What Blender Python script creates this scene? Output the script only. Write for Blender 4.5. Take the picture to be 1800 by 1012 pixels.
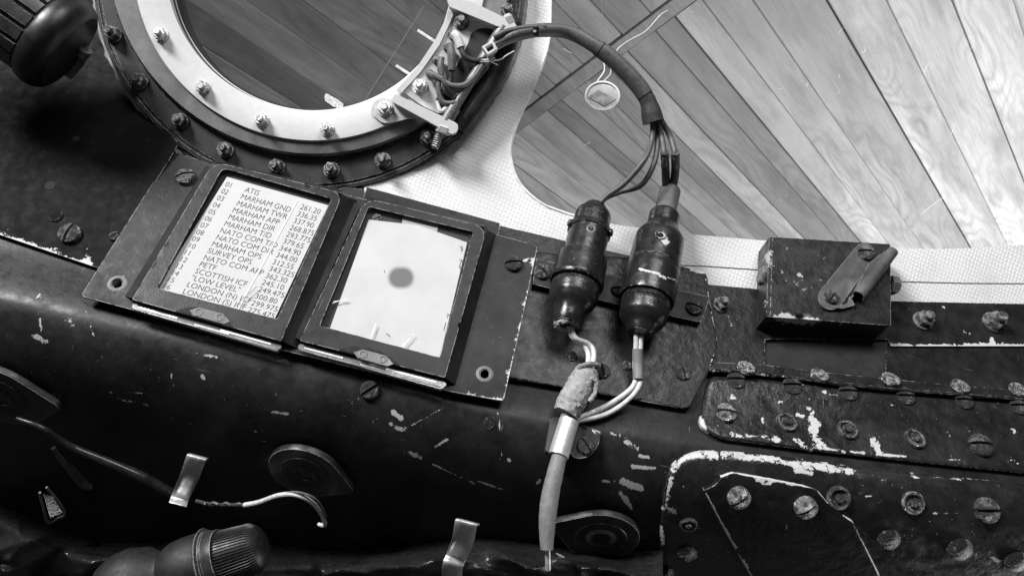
import bpy, math, random
import numpy as np
from mathutils import Vector, Matrix, noise as mnoise
from mathutils.geometry import delaunay_2d_cdt
random.seed(7); np.random.seed(7)
rnd = random.random
S = bpy.context.scene
for o in list(bpy.data.objects): bpy.data.objects.remove(o)

# ------------------------------------------------------------------ camera
U = 0.000423            # metres that one photograph pixel spans at the mounting plates
F = 1300.0              # focal length in photograph pixels
TH, AZ = math.radians(32), math.radians(14)
n_c = Vector((math.sin(TH)*math.sin(AZ), math.sin(TH)*math.cos(AZ), math.cos(TH)))
X_c = Vector((math.cos(AZ), -math.sin(AZ), 0)); Y_c = n_c.cross(X_c)
M = Matrix((X_c, Y_c, n_c))                     # camera axes -> world axes
CAM = M @ Vector((0, 0, F*U))
cd = bpy.data.cameras.new('camera'); co = bpy.data.objects.new('camera', cd)
S.collection.objects.link(co); S.camera = co
co.matrix_world = Matrix.Translation(CAM) @ M.to_4x4()
cd.sensor_width = 36; cd.lens = 36*F/1800; cd.clip_start = 0.01; cd.clip_end = 60
cd.dof.use_dof = True; cd.dof.focus_distance = F*U*1.02; cd.dof.aperture_fstop = 22

# ------------------------------------------------------------------ world, lamps, exposure
w = bpy.data.worlds.new('World'); S.world = w; w.use_nodes = True
bg = w.node_tree.nodes['Background']; bg.inputs[0].default_value = (1, 1, 1, 1); bg.inputs[1].default_value = 0.05
def area(name, cam_dir, dist, size, power, target_px=(900, 450), size_y=None, target=None):
    l = bpy.data.lights.new(name, 'AREA'); l.energy = power; l.size = size
    if size_y: l.shape = 'RECTANGLE'; l.size_y = size_y
    o = bpy.data.objects.new(name, l); S.collection.objects.link(o)
    t = target if target is not None else CAM + M @ Vector(((target_px[0]-900)*U, (506-target_px[1])*U, -F*U))
    d = (M @ Vector(cam_dir)).normalized()
    o.location = t + d*dist; o.rotation_euler = d.to_track_quat('Z', 'Y').to_euler()
    return o
area('window_light', (-0.52, 0.72, 0.46), 2.6, 0.50, 106, (1050, 420), 0.8)
area('canopy_light', (0.24, 0.80, 0.50), 1.7, 0.8, 16, (1000, 600), 0.6)
hall_target = CAM + M @ Vector((1.02, 0.22, -1.55))
area('hall_light', (0.10, -0.80, 0.50), 1.15, 1.1, 35, size_y=1.1, target=hall_target)
S.render.engine = 'CYCLES'
S.view_settings.view_transform = 'Standard'; S.view_settings.look = 'None'
S.view_settings.exposure = 0; S.view_settings.gamma = 1
S.cycles.transparent_max_bounces = 24

# ------------------------------------------------------------------ frames
def ray(px, py): return M @ (Vector((px-900, 506-py, -F))*U)
class Plane:
    def __init__(s, p0, n): s.p0 = p0; s.n = n.normalized()
    def P(s, px, py, h=0):
        r = ray(px, py); t = (h*U - (CAM-s.p0).dot(s.n))/r.dot(s.n); return CAM + r*t
    def N(s, px, py): return s.n
    @staticmethod
    def through(a, b, c):
        n = (b-a).cross(c-a)
        if n.dot(CAM-a) < 0: n = -n
        return Plane(a, n)
MAIN = Plane(Vector((0, 0, 0)), Vector((0, 0, 1)))
_nr = M @ Vector((math.sin(math.radians(4))*.9, 0.02, 1)).normalized()
RING = Plane(MAIN.P(480, 300, 16), _nr)
GLASS = Plane.through(MAIN.P(1000, 400, -6), MAIN.P(1700, 480, -6), RING.P(940, 0, -40))
LEFT = Plane.through(MAIN.P(0, 415, -2), MAIN.P(170, 470, -2), RING.P(190, 100, -62))
class Surf:
    def __init__(s, base, f): s.b = base; s.f = f
    def P(s, px, py, h=0): return s.b.P(px, py, h + s.f(px, py))
    def N(s, px, py):
        a = s.P(px+3, py)-s.P(px-3, py); b = s.P(px, py-3)-s.P(px, py+3)
        return a.cross(b).normalized()
def smooth(t): t = max(0, min(1, t)); return t*t*(3-2*t)
def bodyh(x, y):
    y0 = 415+.235*x if x < 900 else 626.5+.165*(x-900)
    s = y-y0
    if s < 0: return -9
    h = -9+15*smooth(s/110)
    if s > 95: h -= .0041*(s-95)**2 if s < 325 else .0041*230**2+1.886*(s-325)
    return h
BODY = Surf(MAIN, bodyh)
_MT = M.transposed()
def topx(v):
    c = _MT @ (v-CAM); return 900+F*c.x/-c.z, 506-F*c.y/-c.z

# ------------------------------------------------------------------ scene helpers
def link(o): S.collection.objects.link(o)
def thing(name, label, cat, loc, group=None, kind=None):
    o = bpy.data.objects.new(name, None); link(o); o.location = loc; o.empty_display_size = .01
    if label: o['label'] = label
    if cat: o['category'] = cat
    if group: o['group'] = group
    if kind: o['kind'] = kind
    return o
def wloc(p):
    v = Vector((0, 0, 0))
    while p is not None: v = v + p.location; p = p.parent
    return v
class MB:
    def __init__(s): s.v = []; s.f = []
    def add(s, vs, fs):
        k = len(s.v); s.v += [Vector(v) for v in vs]; s.f += [tuple(i+k for i in f) for f in fs]
def finish(me, ang=35):
    me.validate(); me.update()
    for p in me.polygons: p.use_smooth = True
    me.set_sharp_from_angle(angle=math.radians(ang))
def part(name, mb, mat, parent=None, ang=35, blobs=None, label=None, kind=None, bevel=0):
    off = wloc(parent) if parent else Vector((0, 0, 0))
    me = bpy.data.meshes.new(name); me.from_pydata([v-off for v in mb.v], [], mb.f)
    if blobs is not None:
        at = me.attributes.new('chip', 'FLOAT', 'POINT')
        at.data.foreach_set('value', maskvals(mb.v, blobs))
    finish(me, ang); me.materials.append(mat)
    o = bpy.data.objects.new(name, me); link(o); o.parent = parent
    if label: o['label'] = label
    if kind: o['kind'] = kind
    if bevel:
        m = o.modifiers.new('bevel', 'BEVEL'); m.width = bevel*U; m.segments = 2; m.limit_method = 'ANGLE'; m.angle_limit = math.radians(40)
        m.harden_normals = False
    return o
def maskvals(vs, blobs):
    P = np.array([topx(v) for v in vs]); out = np.zeros(len(P))
    for b in blobs:
        x0, y0, x1, y1, r = b[:5]; val = b[5] if len(b) > 5 else 1
        a = np.array([x0, y0]); d = np.array([x1-x0, y1-y0], float); L = max((d**2).sum(), 1e-6)
        t = np.clip(((P-a)@d)/L, 0, 1); q = a+t[:, None]*d
        ds = np.sqrt(((P-q)**2).sum(1))/r
        out = np.maximum(out, val*np.clip(1.3-ds, 0, 1))
    return out
def kf(p): return -(_MT @ (p-CAM)).z/(F*U)
# ---- polygons
def dens(poly, step):
    out = []
    for i, a in enumerate(poly):
        b = poly[(i+1) % len(poly)]; n = max(1, int(math.hypot(b[0]-a[0], b[1]-a[1])/step))
        out += [(a[0]+(b[0]-a[0])*k/n, a[1]+(b[1]-a[1])*k/n) for k in range(n)]
    return out
def rcorn(poly, rs):
    out = []; n = len(poly)
    for i, p in enumerate(poly):
        r = rs[i] if isinstance(rs, (list, tuple)) else rs
        if r <= 0: out.append(p); continue
        a = Vector(poly[i-1]); b = Vector(p); c = Vector(poly[(i+1) % n])
        r1 = min(r, (a-b).length*.45); r2 = min(r, (c-b).length*.45)
        s = b+(a-b).normalized()*r1; e = b+(c-b).normalized()*r2
        for k in range(7):
            t = k/6; q = s*(1-t)**2+b*2*t*(1-t)+e*t*t; out.append((q.x, q.y))
    return out
def cat(pts, n=8, closed=False):
    P = [np.array(p, float) for p in pts]; out = []; m = len(P)
    rg = range(m) if closed else range(m-1)
    for i in rg:
        p0 = P[(i-1) % m] if closed or i > 0 else 2*P[0]-P[1]
        p1 = P[i]; p2 = P[(i+1) % m]
        p3 = P[(i+2) % m] if closed or i+2 < m else 2*P[-1]-P[-2]
        for k in range(n):
            t = k/n
            out.append(.5*((2*p1)+(-p0+p2)*t+(2*p0-5*p1+4*p2-p3)*t*t+(-p0+3*p1-3*p2+p3)*t**3))
    if not closed: out.append(P[-1])
    return out
def inside(Q, poly):
    x, y = Q[:, 0], Q[:, 1]; r = np.zeros(len(Q), bool)
    for i in range(len(poly)):
        (x1, y1), (x2, y2) = poly[i-1], poly[i]
        c = ((y1 > y) != (y2 > y)) & (x < (x2-x1)*(y-y1)/((y2-y1) if y2 != y1 else 1e-9)+x1)
        r ^= c
    return r
def pdist(Q, poly):
    D = np.full(len(Q), 1e9)
    for i in range(len(poly)):
        a = np.array(poly[i-1], float); d = np.array(poly[i], float)-a; L = max((d**2).sum(), 1e-9)
        t = np.clip(((Q-a)@d)/L, 0, 1); D = np.minimum(D, np.sqrt(((Q-a-t[:, None]*d)**2).sum(1)))
    return D
def sheet(outline, fr, top, thick, step=14, bevel=None, holes=(), jag=0):
    """solid plate whose top face has the given outline; bevel = (width, drop) rounds the rim over"""
    loops = [dens(outline, step)]+[dens(h, min(step, 6)) for h in holes]
    if jag: loops[0] = [(x+random.gauss(0, jag), y+random.gauss(0, jag)) for x, y in loops[0]]
    pts = []; edges = []; L = []
    for lp in loops:
        k = len(pts); pts += lp; n = len(lp); L.append((k, n)); edges += [(k+i, k+(i+1) % n) for i in range(n)]
    A = np.array(outline); x0, y0 = A.min(0); x1, y1 = A.max(0)
    gx, gy = np.meshgrid(np.arange(x0+step*.5, x1, step), np.arange(y0+step*.5, y1, step)); G = np.c_[gx.ravel(), gy.ravel()]
    ok = inside(G, loops[0])
    for h in loops[1:]: ok &= ~inside(G, h)
    G = G[ok]
    if bevel:
        w_ = bevel[0]; lp = loops[0]; n = len(lp)
        ar = sum(lp[i-1][0]*lp[i][1]-lp[i][0]*lp[i-1][1] for i in range(n)); sg = 1 if ar > 0 else -1
        for fr_ in (.2, .45, .75, 1.0):
            ring = []
            for i in range(n):
                a = Vector(lp[i-1]); b = Vector(lp[i]); c = Vector(lp[(i+1) % n])
                t = (c-a).normalized(); nn = Vector((-t.y, t.x))*sg; q = b+nn*w_*fr_; ring.append((q.x, q.y))
            R = np.array(ring); d = pdist(R, lp); R = R[(d > w_*fr_*.8) & inside(R, lp)]; pts += [tuple(p) for p in R]
        if len(G): G = G[pdist(G, loops[0]) > w_+step*.3]
    elif len(G): G = G[pdist(G, loops[0]) > step*.35]
    for h in loops[1:]:
        if len(G): G = G[pdist(G, h) > step*.25]
    pts += [tuple(g) for g in G]
    r = delaunay_2d_cdt([Vector(p) for p in pts], edges, [], 0, 1e-4)
    vs = [(v.x, v.y) for v in r[0]]; tr = [t for t in r[2]]
    C = np.array([np.mean([vs[i] for i in t], axis=0) for t in tr]); ok = inside(C, loops[0])
    for h in loops[1:]: ok &= ~inside(C, h)
    tr = [t for t, k in zip(tr, ok) if k]
    V = np.array(vs); D = pdist(V, loops[0]) if bevel else None
    mb = MB(); W = []
    for i, (x, y) in enumerate(vs):
        h = top
        if bevel:
            t = min(1, D[i]/bevel[0]); h -= bevel[1]*(1-math.sqrt(max(0, 1-(1-t)**2)))
        W.append(fr.P(x, y, h))
    tris = []
    for t in tr:
        a, b, c = [Vector(vs[i]) for i in t]
        tris.append(t if (b-a).cross(c-a) < 0 else t[::-1])
    mb.add(W, tris)
    from collections import Counter
    E_ = Counter()
    for t in tris:
        for i in range(3): E_[(t[i], t[(i+1) % 3])] += 1
    bd = [(a, b) for (a, b) in E_ if (b, a) not in E_]
    low = {}
    for a, b in bd:
        for q in (a, b):
            if q not in low:
                low[q] = len(mb.v); mb.v.append(W[q]-fr.N(*vs[q])*thick*U)
        mb.f.append((b, a, low[a], low[b]))
    return mb
def lathe(p0, p1, prof, n=40, cap=True, flute=None, wob=0):
    ax = (p1-p0).normalized(); a = ax.orthogonal().normalized(); b = ax.cross(a); mb = MB(); vs = []; K = kf((p0+p1)/2)
    for t, r in prof:
        r = r*K
        for k in range(n):
            an = 2*math.pi*k/n; rr = r+(flute(t, k, an) if flute else 0)+(random.gauss(0, wob) if wob else 0)
            vs.append(p0+ax*t*U+(a*math.cos(an)+b*math.sin(an))*rr*U)
    fs = [(i*n+k, i*n+(k+1) % n, (i+1)*n+(k+1) % n, (i+1)*n+k) for i in range(len(prof)-1) for k in range(n)]
    if cap: fs += [tuple(reversed(range(n))), tuple(range((len(prof)-1)*n, len(prof)*n))]
    mb.add(vs, fs); return mb
def tube(pts, r, n=12, sub=8, flat=None, cap=True, wob=0):
    """pts: world points; r: px radius or list"""
    P = [Vector(p) for p in cat([tuple(p) for p in pts], sub)] if len(pts) > 2 else [Vector(pts[0]).lerp(Vector(pts[1]), k/6) for k in range(7)]
    m = len(P); K = kf(P[m//2]); r = [q*K for q in r] if isinstance(r, (list, tuple)) else r*K; R = [r]*m if not isinstance(r, (list, tuple)) else list(np.interp(np.linspace(0, 1, m), np.linspace(0, 1, len(r)), r))
    t = (P[1]-P[0]).normalized(); a = t.orthogonal().normalized(); vs = []
    for i, p in enumerate(P):
        t = (P[min(i+1, m-1)]-P[max(i-1, 0)]).normalized(); a = (a-t*a.dot(t)).normalized(); b = t.cross(a)
        for k in range(n):
            an = 2*math.pi*k/n; rr = R[i]*(1+(random.gauss(0, wob) if wob else 0)); vs.append(p+(a*math.cos(an)+b*math.sin(an))*rr*U)
    fs = [(i*n+k, i*n+(k+1) % n, (i+1)*n+(k+1) % n, (i+1)*n+k) for i in range(m-1) for k in range(n)]
    if cap: fs += [tuple(reversed(range(n))), tuple(range((m-1)*n, m*n))]
    mb = MB(); mb.add(vs, fs); return mb
def merge(*ms):
    o = MB()
    for m in ms: o.add(m.v, m.f)
    return o
def grid(fn, nu, nv):
    mb = MB(); mb.add([fn(i/nu, j/nv) for j in range(nv+1) for i in range(nu+1)],
                      [(j*(nu+1)+i, (j+1)*(nu+1)+i, (j+1)*(nu+1)+i+1, j*(nu+1)+i+1) for j in range(nv) for i in range(nu)])
    return mb
def pl(*pp): return [f.P(x, y, h) for f, x, y, h in pp]

# ------------------------------------------------------------------ materials
def mat(name): 
    m = bpy.data.materials.new(name); m.use_nodes = True; nt = m.node_tree; nt.nodes.clear()
    out = nt.nodes.new('ShaderNodeOutputMaterial'); b = nt.nodes.new('ShaderNodeBsdfPrincipled'); nt.links.new(b.outputs[0], out.inputs[0])
    return m, nt, b, out
class NT:
    def __init__(s, nt): s.nt = nt; s.tc = nt.nodes.new('ShaderNodeTexCoord'); s.obj = s.tc.outputs['Object']
    def n(s, typ, **kw):
        x = s.nt.nodes.new('ShaderNode'+typ)
        for k, v in kw.items():
            if hasattr(x, k): setattr(x, k, v)
        return x
    def L(s, a, b): s.nt.links.new(a, b)
    def noise(s, scale, detail=4, rough=.55, vec=None, dist=0):
        x = s.n('TexNoise'); x.inputs['Scale'].default_value = scale; x.inputs['Detail'].default_value = detail; x.inputs['Roughness'].default_value = rough; x.inputs['Distortion'].default_value = dist
        s.L(vec or s.obj, x.inputs['Vector']); return x.outputs[0]
    def vmap(s, sc, rot=(0, 0, 0), vec=None):
        x = s.n('Mapping'); x.inputs['Scale'].default_value = sc; x.inputs['Rotation'].default_value = rot; s.L(vec or s.obj, x.inputs['Vector']); return x.outputs[0]
    def ramp(s, v, a, b, lo=0., hi=1.):
        x = s.n('MapRange'); x.inputs[1].default_value = a; x.inputs[2].default_value = b; x.inputs[3].default_value = lo; x.inputs[4].default_value = hi; s.L(v, x.inputs[0]); return x.outputs[0]
    def math(s, op, a, b=None, c=None):
        x = s.n('Math'); x.operation = op
        for i, q in enumerate((a, b, c)):
            if q is None: continue
            if isinstance(q, (int, float)): x.inputs[i].default_value = q
            else: s.L(q, x.inputs[i])
        return x.outputs[0]
    def mix(s, f, a, b):
        x = s.n('Mix'); x.data_type = 'FLOAT'
        for i, q in ((0, f), (2, a), (3, b)):
            if isinstance(q, (int, float)): x.inputs[i].default_value = q
            else: s.L(q, x.inputs[i])
        return x.outputs[0]
    def bump(s, h, strength, dist, prev=None):
        x = s.n('Bump'); x.inputs['Strength'].default_value = strength; x.inputs['Distance'].default_value = dist; s.L(h, x.inputs['Height'])
        if prev: s.L(prev, x.inputs['Normal'])
        return x.outputs[0]
    def edge(s, r):
        b = s.n('Bevel'); b.samples = 6; b.inputs[0].default_value = r*U
        g = s.n('NewGeometry'); d = s.n('VectorMath'); d.operation = 'DOT_PRODUCT'; s.L(b.outputs[0], d.inputs[0]); s.L(g.outputs['Normal'], d.inputs[1])
        return s.math('SUBTRACT', 1, d.outputs['Value'])
_c = {}
def paint(name, base=.022, rough=.38, chip=True, edge=.5, speck=.5, var=1., bare=.55, dust=.5, grime=250, chipw=.07, scr=1., spec=.3, lump=0, sth=.745, bmp=.5):
    """old dark gloss paint over bare alloy"""
    m, nt, b, out = mat(name); q = NT(nt)
    big = q.noise(22, 5, .6); mid = q.noise(120, 5, .6); fine = q.noise(900, 3)
    col = q.mix(q.ramp(big, .3, .7), base*(1-.45*var), base*(1+.7*var))
    col = q.math('MULTIPLY', col, q.ramp(mid, .25, .75, 1-.3*var, 1+.35*var))
    d = q.math('MULTIPLY', q.ramp(q.noise(55, 6, .7), .55, .75), q.ramp(fine, .35, .75)); col = q.math('ADD', col, q.math('MULTIPLY', d, .035*dust))
    sv = q.vmap((900, 40, 300), (0, 0, .6)); s1 = q.ramp(q.noise(1, 2, .4, sv), .72, .76)
    sv2 = q.vmap((50, 1100, 300), (0, 0, -.35)); s2 = q.ramp(q.noise(1, 2, .4, sv2), .74, .78)
    sc = q.math('MULTIPLY', q.math('MAXIMUM', s1, s2), q.ramp(q.noise(40, 2), .5, .62)); col = q.math('ADD', col, q.math('MULTIPLY', sc, .09*scr))
    msk = q.math('MULTIPLY', q.ramp(q.noise(520, 3, .6), sth, sth+.03), q.ramp(q.noise(38, 2), .48, .6)); msk = q.math('MULTIPLY', msk, speck)
    if edge:
        e = q.edge(1.6); e = q.math('MULTIPLY', q.ramp(e, .02, .12), q.ramp(q.noise(grime, 4, .65), .56-.16*edge, .64-.12*edge)); msk = q.math('MAXIMUM', msk, e)
    if chip:
        at = q.n('Attribute'); at.attribute_name = 'chip'; v = q.math('ADD', at.outputs['Fac'], q.math('ADD', q.math('MULTIPLY', q.math('SUBTRACT', q.noise(210, 4, .6, dist=.5), .5), 1.25), q.math('ADD', q.math('MULTIPLY', q.math('SUBTRACT', q.noise(800, 3, .6), .5), .55), q.math('MULTIPLY', q.math('SUBTRACT', q.noise(70, 3, .5), .52), 1.0))))
        c = q.math('MULTIPLY', q.ramp(v, .62, .62+chipw), q.ramp(at.outputs['Fac'], .04, .1)); msk = q.math('MAXIMUM', msk, c)
    col = q.mix(msk, col, bare)
    cc = q.n('CombineColor'); [q.L(col, cc.inputs[i]) for i in range(3)]; q.L(cc.outputs[0], b.inputs['Base Color'])
    q.L(q.mix(msk, q.ramp(mid, .3, .7, rough-.08, rough+.16), .45), b.inputs['Roughness'])
    h = q.math('SUBTRACT', q.math('ADD', q.math('MULTIPLY', q.noise(260, 5, .65), .8), q.math('MULTIPLY', fine, .5)), q.math('ADD', q.math('MULTIPLY', msk, 1.5), q.math('MULTIPLY', sc, .3)))
    bn = q.bump(h, bmp, .7*U)
    if lump: bn = q.bump(q.noise(130, 4, .55), .8, lump*U, bn)
    q.L(bn, b.inputs['Normal'])
    b.inputs['Specular IOR Level'].default_value = spec
    return m
def simple(name, col, rough=.5, metal=0, var=.25, scale=300, bump=.3, spec=.5, dirt=0, bdist=.5):
    m, nt, b, out = mat(name); q = NT(nt)
    v = q.noise(scale, 5, .6); c = q.ramp(v, .3, .7, col*(1-var), col*(1+var))
    if dirt:
        dd = q.ramp(q.noise(scale*.45, 6, .7), .52, .68); c = q.mix(q.math('MULTIPLY', dd, dirt), c, col*.25)
    cc = q.n('CombineColor'); [q.L(c, cc.inputs[i]) for i in range(3)]; q.L(cc.outputs[0], b.inputs['Base Color'])
    q.L(q.ramp(v, .3, .7, rough*.8, min(1, rough*1.2)), b.inputs['Roughness']); b.inputs['Metallic'].default_value = metal
    b.inputs['Specular IOR Level'].default_value = spec
    q.L(q.bump(q.noise(scale*2, 4), bump, bdist*U), b.inputs['Normal'])
    return m
def fabric(name, col, period):
    m, nt, b, out = mat(name); q = NT(nt)
    mp = q.vmap((1/(period*U),)*3, (0, 0, .12)); sep = q.n('SeparateXYZ'); q.L(mp, sep.inputs[0])
    jit = q.noise(45, 3, .6); sx = q.math('SINE', q.math('ADD', q.math('MULTIPLY', sep.outputs[0], 6.283), q.math('MULTIPLY', jit, 9))); sy = q.math('SINE', q.math('ADD', q.math('MULTIPLY', sep.outputs[1], 6.283), q.math('MULTIPLY', q.noise(38, 3, .6), 8)))
    amp = q.ramp(q.noise(26, 4, .6), .35, .65, .25, 1.)
    h = q.math('ADD', q.math('MULTIPLY', q.math('MULTIPLY', q.ramp(sx, -1, 1, 0, 1), q.ramp(sy, -1, 1, 0, 1)), q.math('MULTIPLY', amp, 1.1)), q.math('MULTIPLY', q.noise(700, 4), .9))
    pit = q.ramp(h, .2, 1.3, .86, 1.0)
    c = q.math('MULTIPLY', q.ramp(q.noise(30, 5, .6), .3, .7, col*.88, col*1.04), pit)
    st = q.math('MULTIPLY', q.ramp(q.noise(60, 7, .75), .56, .72), .4); c = q.mix(st, c, col*.5)
    cc = q.n('CombineColor'); [q.L(c, cc.inputs[i]) for i in range(3)]; q.L(cc.outputs[0], b.inputs['Base Color']); b.inputs['Roughness'].default_value = .7
    b.inputs['Specular IOR Level'].default_value = .25
    q.L(q.bump(h, .5, 1.0*U), b.inputs['Normal']); return m
def clear(name, tint, gl, rough=.05, haze=0.):
    m = bpy.data.materials.new(name); m.use_nodes = True; nt = m.node_tree; nt.nodes.clear(); q = NT(nt)
    out = q.n('OutputMaterial'); tr = q.n('BsdfTransparent'); tr.inputs[0].default_value = (tint,)*3+(1,)
    g = q.n('BsdfGlossy'); g.inputs['Roughness'].default_value = rough; df = q.n('BsdfDiffuse'); df.inputs[0].default_value = (.7, .7, .7, 1)
    m1 = q.n('MixShader'); q.L(tr.outputs[0], m1.inputs[1]); q.L(df.outputs[0], m1.inputs[2])
    hz = q.math('MULTIPLY', q.ramp(q.noise(60, 6, .7), .3, .75, .3, 1.5), haze)
    sp = q.math('MULTIPLY', q.ramp(q.noise(900, 2), .75, .8), .25 if haze else 0.); q.L(q.math('ADD', hz, sp), m1.inputs[0])
    m2 = q.n('MixShader'); lw = q.n('Fresnel'); lw.inputs[0].default_value = 1.49
    q.L(q.math('MULTIPLY', lw.outputs[0], gl), m2.inputs[0]); q.L(m1.outputs[0], m2.inputs[1]); q.L(g.outputs[0], m2.inputs[2]); q.L(m2.outputs[0], out.inputs[0])
    return m
def wood(name):
    m, nt, b, out = mat(name); q = NT(nt); oi = q.n('ObjectInfo')
    off = q.n('VectorMath'); off.operation = 'ADD'; cx = q.n('CombineXYZ'); q.L(q.math('MULTIPLY', oi.outputs['Random'], 40), cx.inputs[0]); q.L(q.math('MULTIPLY', oi.outputs['Random'], 0.02), cx.inputs[1]); q.L(q.math('MULTIPLY', oi.outputs['Random'], 13), cx.inputs[2])
    q.L(q.obj, off.inputs[0]); q.L(cx.outputs[0], off.inputs[1])
    v = off.outputs[0]
    warp = q.noise(1, 3, .5, q.vmap((1.6, 7, 1), vec=v)); wob = q.noise(1, 4, .6, q.vmap((9, 30, 1), vec=v))
    sep = q.n('SeparateXYZ'); q.L(v, sep.inputs[0])
    ph = q.math('ADD', q.math('ADD', q.math('MULTIPLY', warp, 150), q.math('MULTIPLY', sep.outputs[1], 50)), q.math('MULTIPLY', wob, 7))
    ring = q.math('POWER', q.ramp(q.math('SINE', ph), -1, 1, 0, 1), 2.2)
    fib = q.noise(1, 6, .75, q.vmap((14, 520, 30), vec=v)); pat = q.noise(1, 6, .65, q.vmap((5, 26, 6), vec=v)); sm = q.noise(1, 4, .6, q.vmap((2.2, 9, 1), vec=v)); gr = q.noise(420, 3, .7, v)
    at = q.n('Attribute'); at.attribute_type = 'OBJECT'; at.attribute_name = 'tone'
    g = q.math('MULTIPLY', at.outputs['Fac'], q.mix(q.math('MULTIPLY', ring, q.ramp(sm, .35, .6)), 1.05, .80))
    g = q.math('MULTIPLY', g, q.ramp(fib, .3, .7, .80, 1.14)); g = q.math('MULTIPLY', g, q.ramp(pat, .42, .68, 1.08, .62)); g = q.math('MULTIPLY', g, q.ramp(sm, .3, .7, .78, 1.2)); g = q.math('MULTIPLY', g, q.ramp(gr, .3, .7, .93, 1.07))
    cc = q.n('CombineColor'); [q.L(g, cc.inputs[i]) for i in range(3)]; q.L(cc.outputs[0], b.inputs['Base Color']); b.inputs['Roughness'].default_value = .45
    q.L(q.bump(fib, .3, .0008), b.inputs['Normal']); return m
BLK = paint('worn_black_paint', .012, .28, spec=.22, lump=1.2, edge=.55)
BLKP = paint('worn_black_plate_paint', .022, .44, spec=.16, lump=.6, edge=1.0, speck=.35, chipw=.12)
BLKD = paint('dark_side_paint', .014, .45, edge=.6, speck=.3, scr=.4)
FRP = paint('holder_frame_paint', .022, .34, spec=.17, edge=.95, speck=.25, chip=False, var=.7)
BODYM = paint('sill_paint', .013, .36, spec=.18, scr=1.6, lump=.35, bmp=.28, edge=0, speck=1.6, bare=.36)
GREYP = paint('grey_ring_paint', .16, .6, edge=.6, speck=.3, bare=.5, dust=1.2, chip=False, var=.6, scr=.6)
FLM = paint('flange_paint', .038, .5, edge=.8, speck=.6, chip=False, var=.5)
LOWP = paint('lower_plate_paint', .012, .26, spec=.5, lump=1.6, edge=.5, speck=1., bare=.52, sth=.69)
WHITE = simple('white_enamel', .55, .45, 0, .03, 200, .08)
WHITEG = simple('off_white_enamel', .55, .45, 0, .08, 250, .15, dirt=.25)
STEEL = simple('worn_steel', .30, .3, .5, .6, 700, .5, dirt=.75)
STEELD = simple('dirty_steel', .16, .42, .35, .6, 600, .7, dirt=.8)
RUSTY = simple('corroded_bolt', .10, .5, .35, .9, 900, 1., dirt=.6, bdist=1.2)
SILV = simple('bright_alloy', .62, .34, .5, .15, 400, .2, dirt=.15)
BAKE = paint('bakelite', .012, .24, spec=.5, lump=.8, edge=.35, speck=.15, bare=.5, var=.5, dust=.3, chipw=.05, scr=.5)
RUB = simple('black_rubber', .03, .55, 0, .35, 400, .4)
SLV = simple('cable_sleeve', .075, .48, 0, .3, 300, .4)
WIREB = simple('dark_wire', .04, .42, 0, .3, 500, .3)
WIREG = simple('grey_wire', .11, .5, 0, .3, 500, .3)
WIREW = simple('white_wire', .62, .5, 0, .15, 400, .3, dirt=.35)
GSLV = simple('grey_rubber_sleeve', .19, .6, 0, .2, 300, .5, dirt=.3)
WRAP = simple('wrapped_tape', .30, .75, 0, .35, 250, 1., dirt=.4, bdist=1.5)
TAPE = fabric('woven_white_tape', .92, 7.2)
BEAD = simple('white_sealant', .8, .5, 0, .1, 200, .6)
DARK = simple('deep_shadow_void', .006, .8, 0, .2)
PAPER = simple('white_card', .54, .7, 0, .06, 60, .1, spec=.2)
INK = simple('printed_ink', .07, .7, 0, .3, 900, .05, spec=.2)
m_, nt_, b_, o_ = mat('stained_card'); q_ = NT(nt_); at_ = q_.n('Attribute'); at_.attribute_name = 'chip'
c_ = q_.mix(q_.ramp(at_.outputs['Fac'], .25, .62), q_.ramp(q_.noise(30, 5, .6), .3, .7, .49, .58), .16); cc_ = q_.n('CombineColor'); [q_.L(c_, cc_.inputs[i]) for i in range(3)]; q_.L(cc_.outputs[0], b_.inputs['Base Color']); b_.inputs['Roughness'].default_value = .7; b_.inputs['Specular IOR Level'].default_value = .2
PAPER2 = m_
BLOT = simple('stain_ink', .22, .8, 0, .25, 300, .05, spec=.1)
GREYCARD = simple('grey_card', .35, .7, 0, .1)
LETH = simple('black_leather', .022, .22, 0, .5, 250, 1., bdist=1.)
TORCH = simple('dark_plastic', .007, .6, 0, .3, 200, .4)
CHIPM = simple('bare_primer', .6, .6, 0, .15, 500, .4)
PANE = clear('canopy_perspex', .93, .8, .04, .03)
PANED = clear('scratched_round_perspex', .80, .5, .1, .02)
PCLR = clear('card_cover_perspex', .97, .04, .06, .006)
m_, nt_, b_, o_ = mat('clear_plastic_edge'); b_.inputs['Base Color'].default_value = (.92, .92, .92, 1); b_.inputs['Transmission Weight'].default_value = .8; b_.inputs['Roughness'].default_value = .12; b_.inputs['IOR'].default_value = 1.45
EDGEP = m_
WOOD = wood('varnished_wood')

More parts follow.
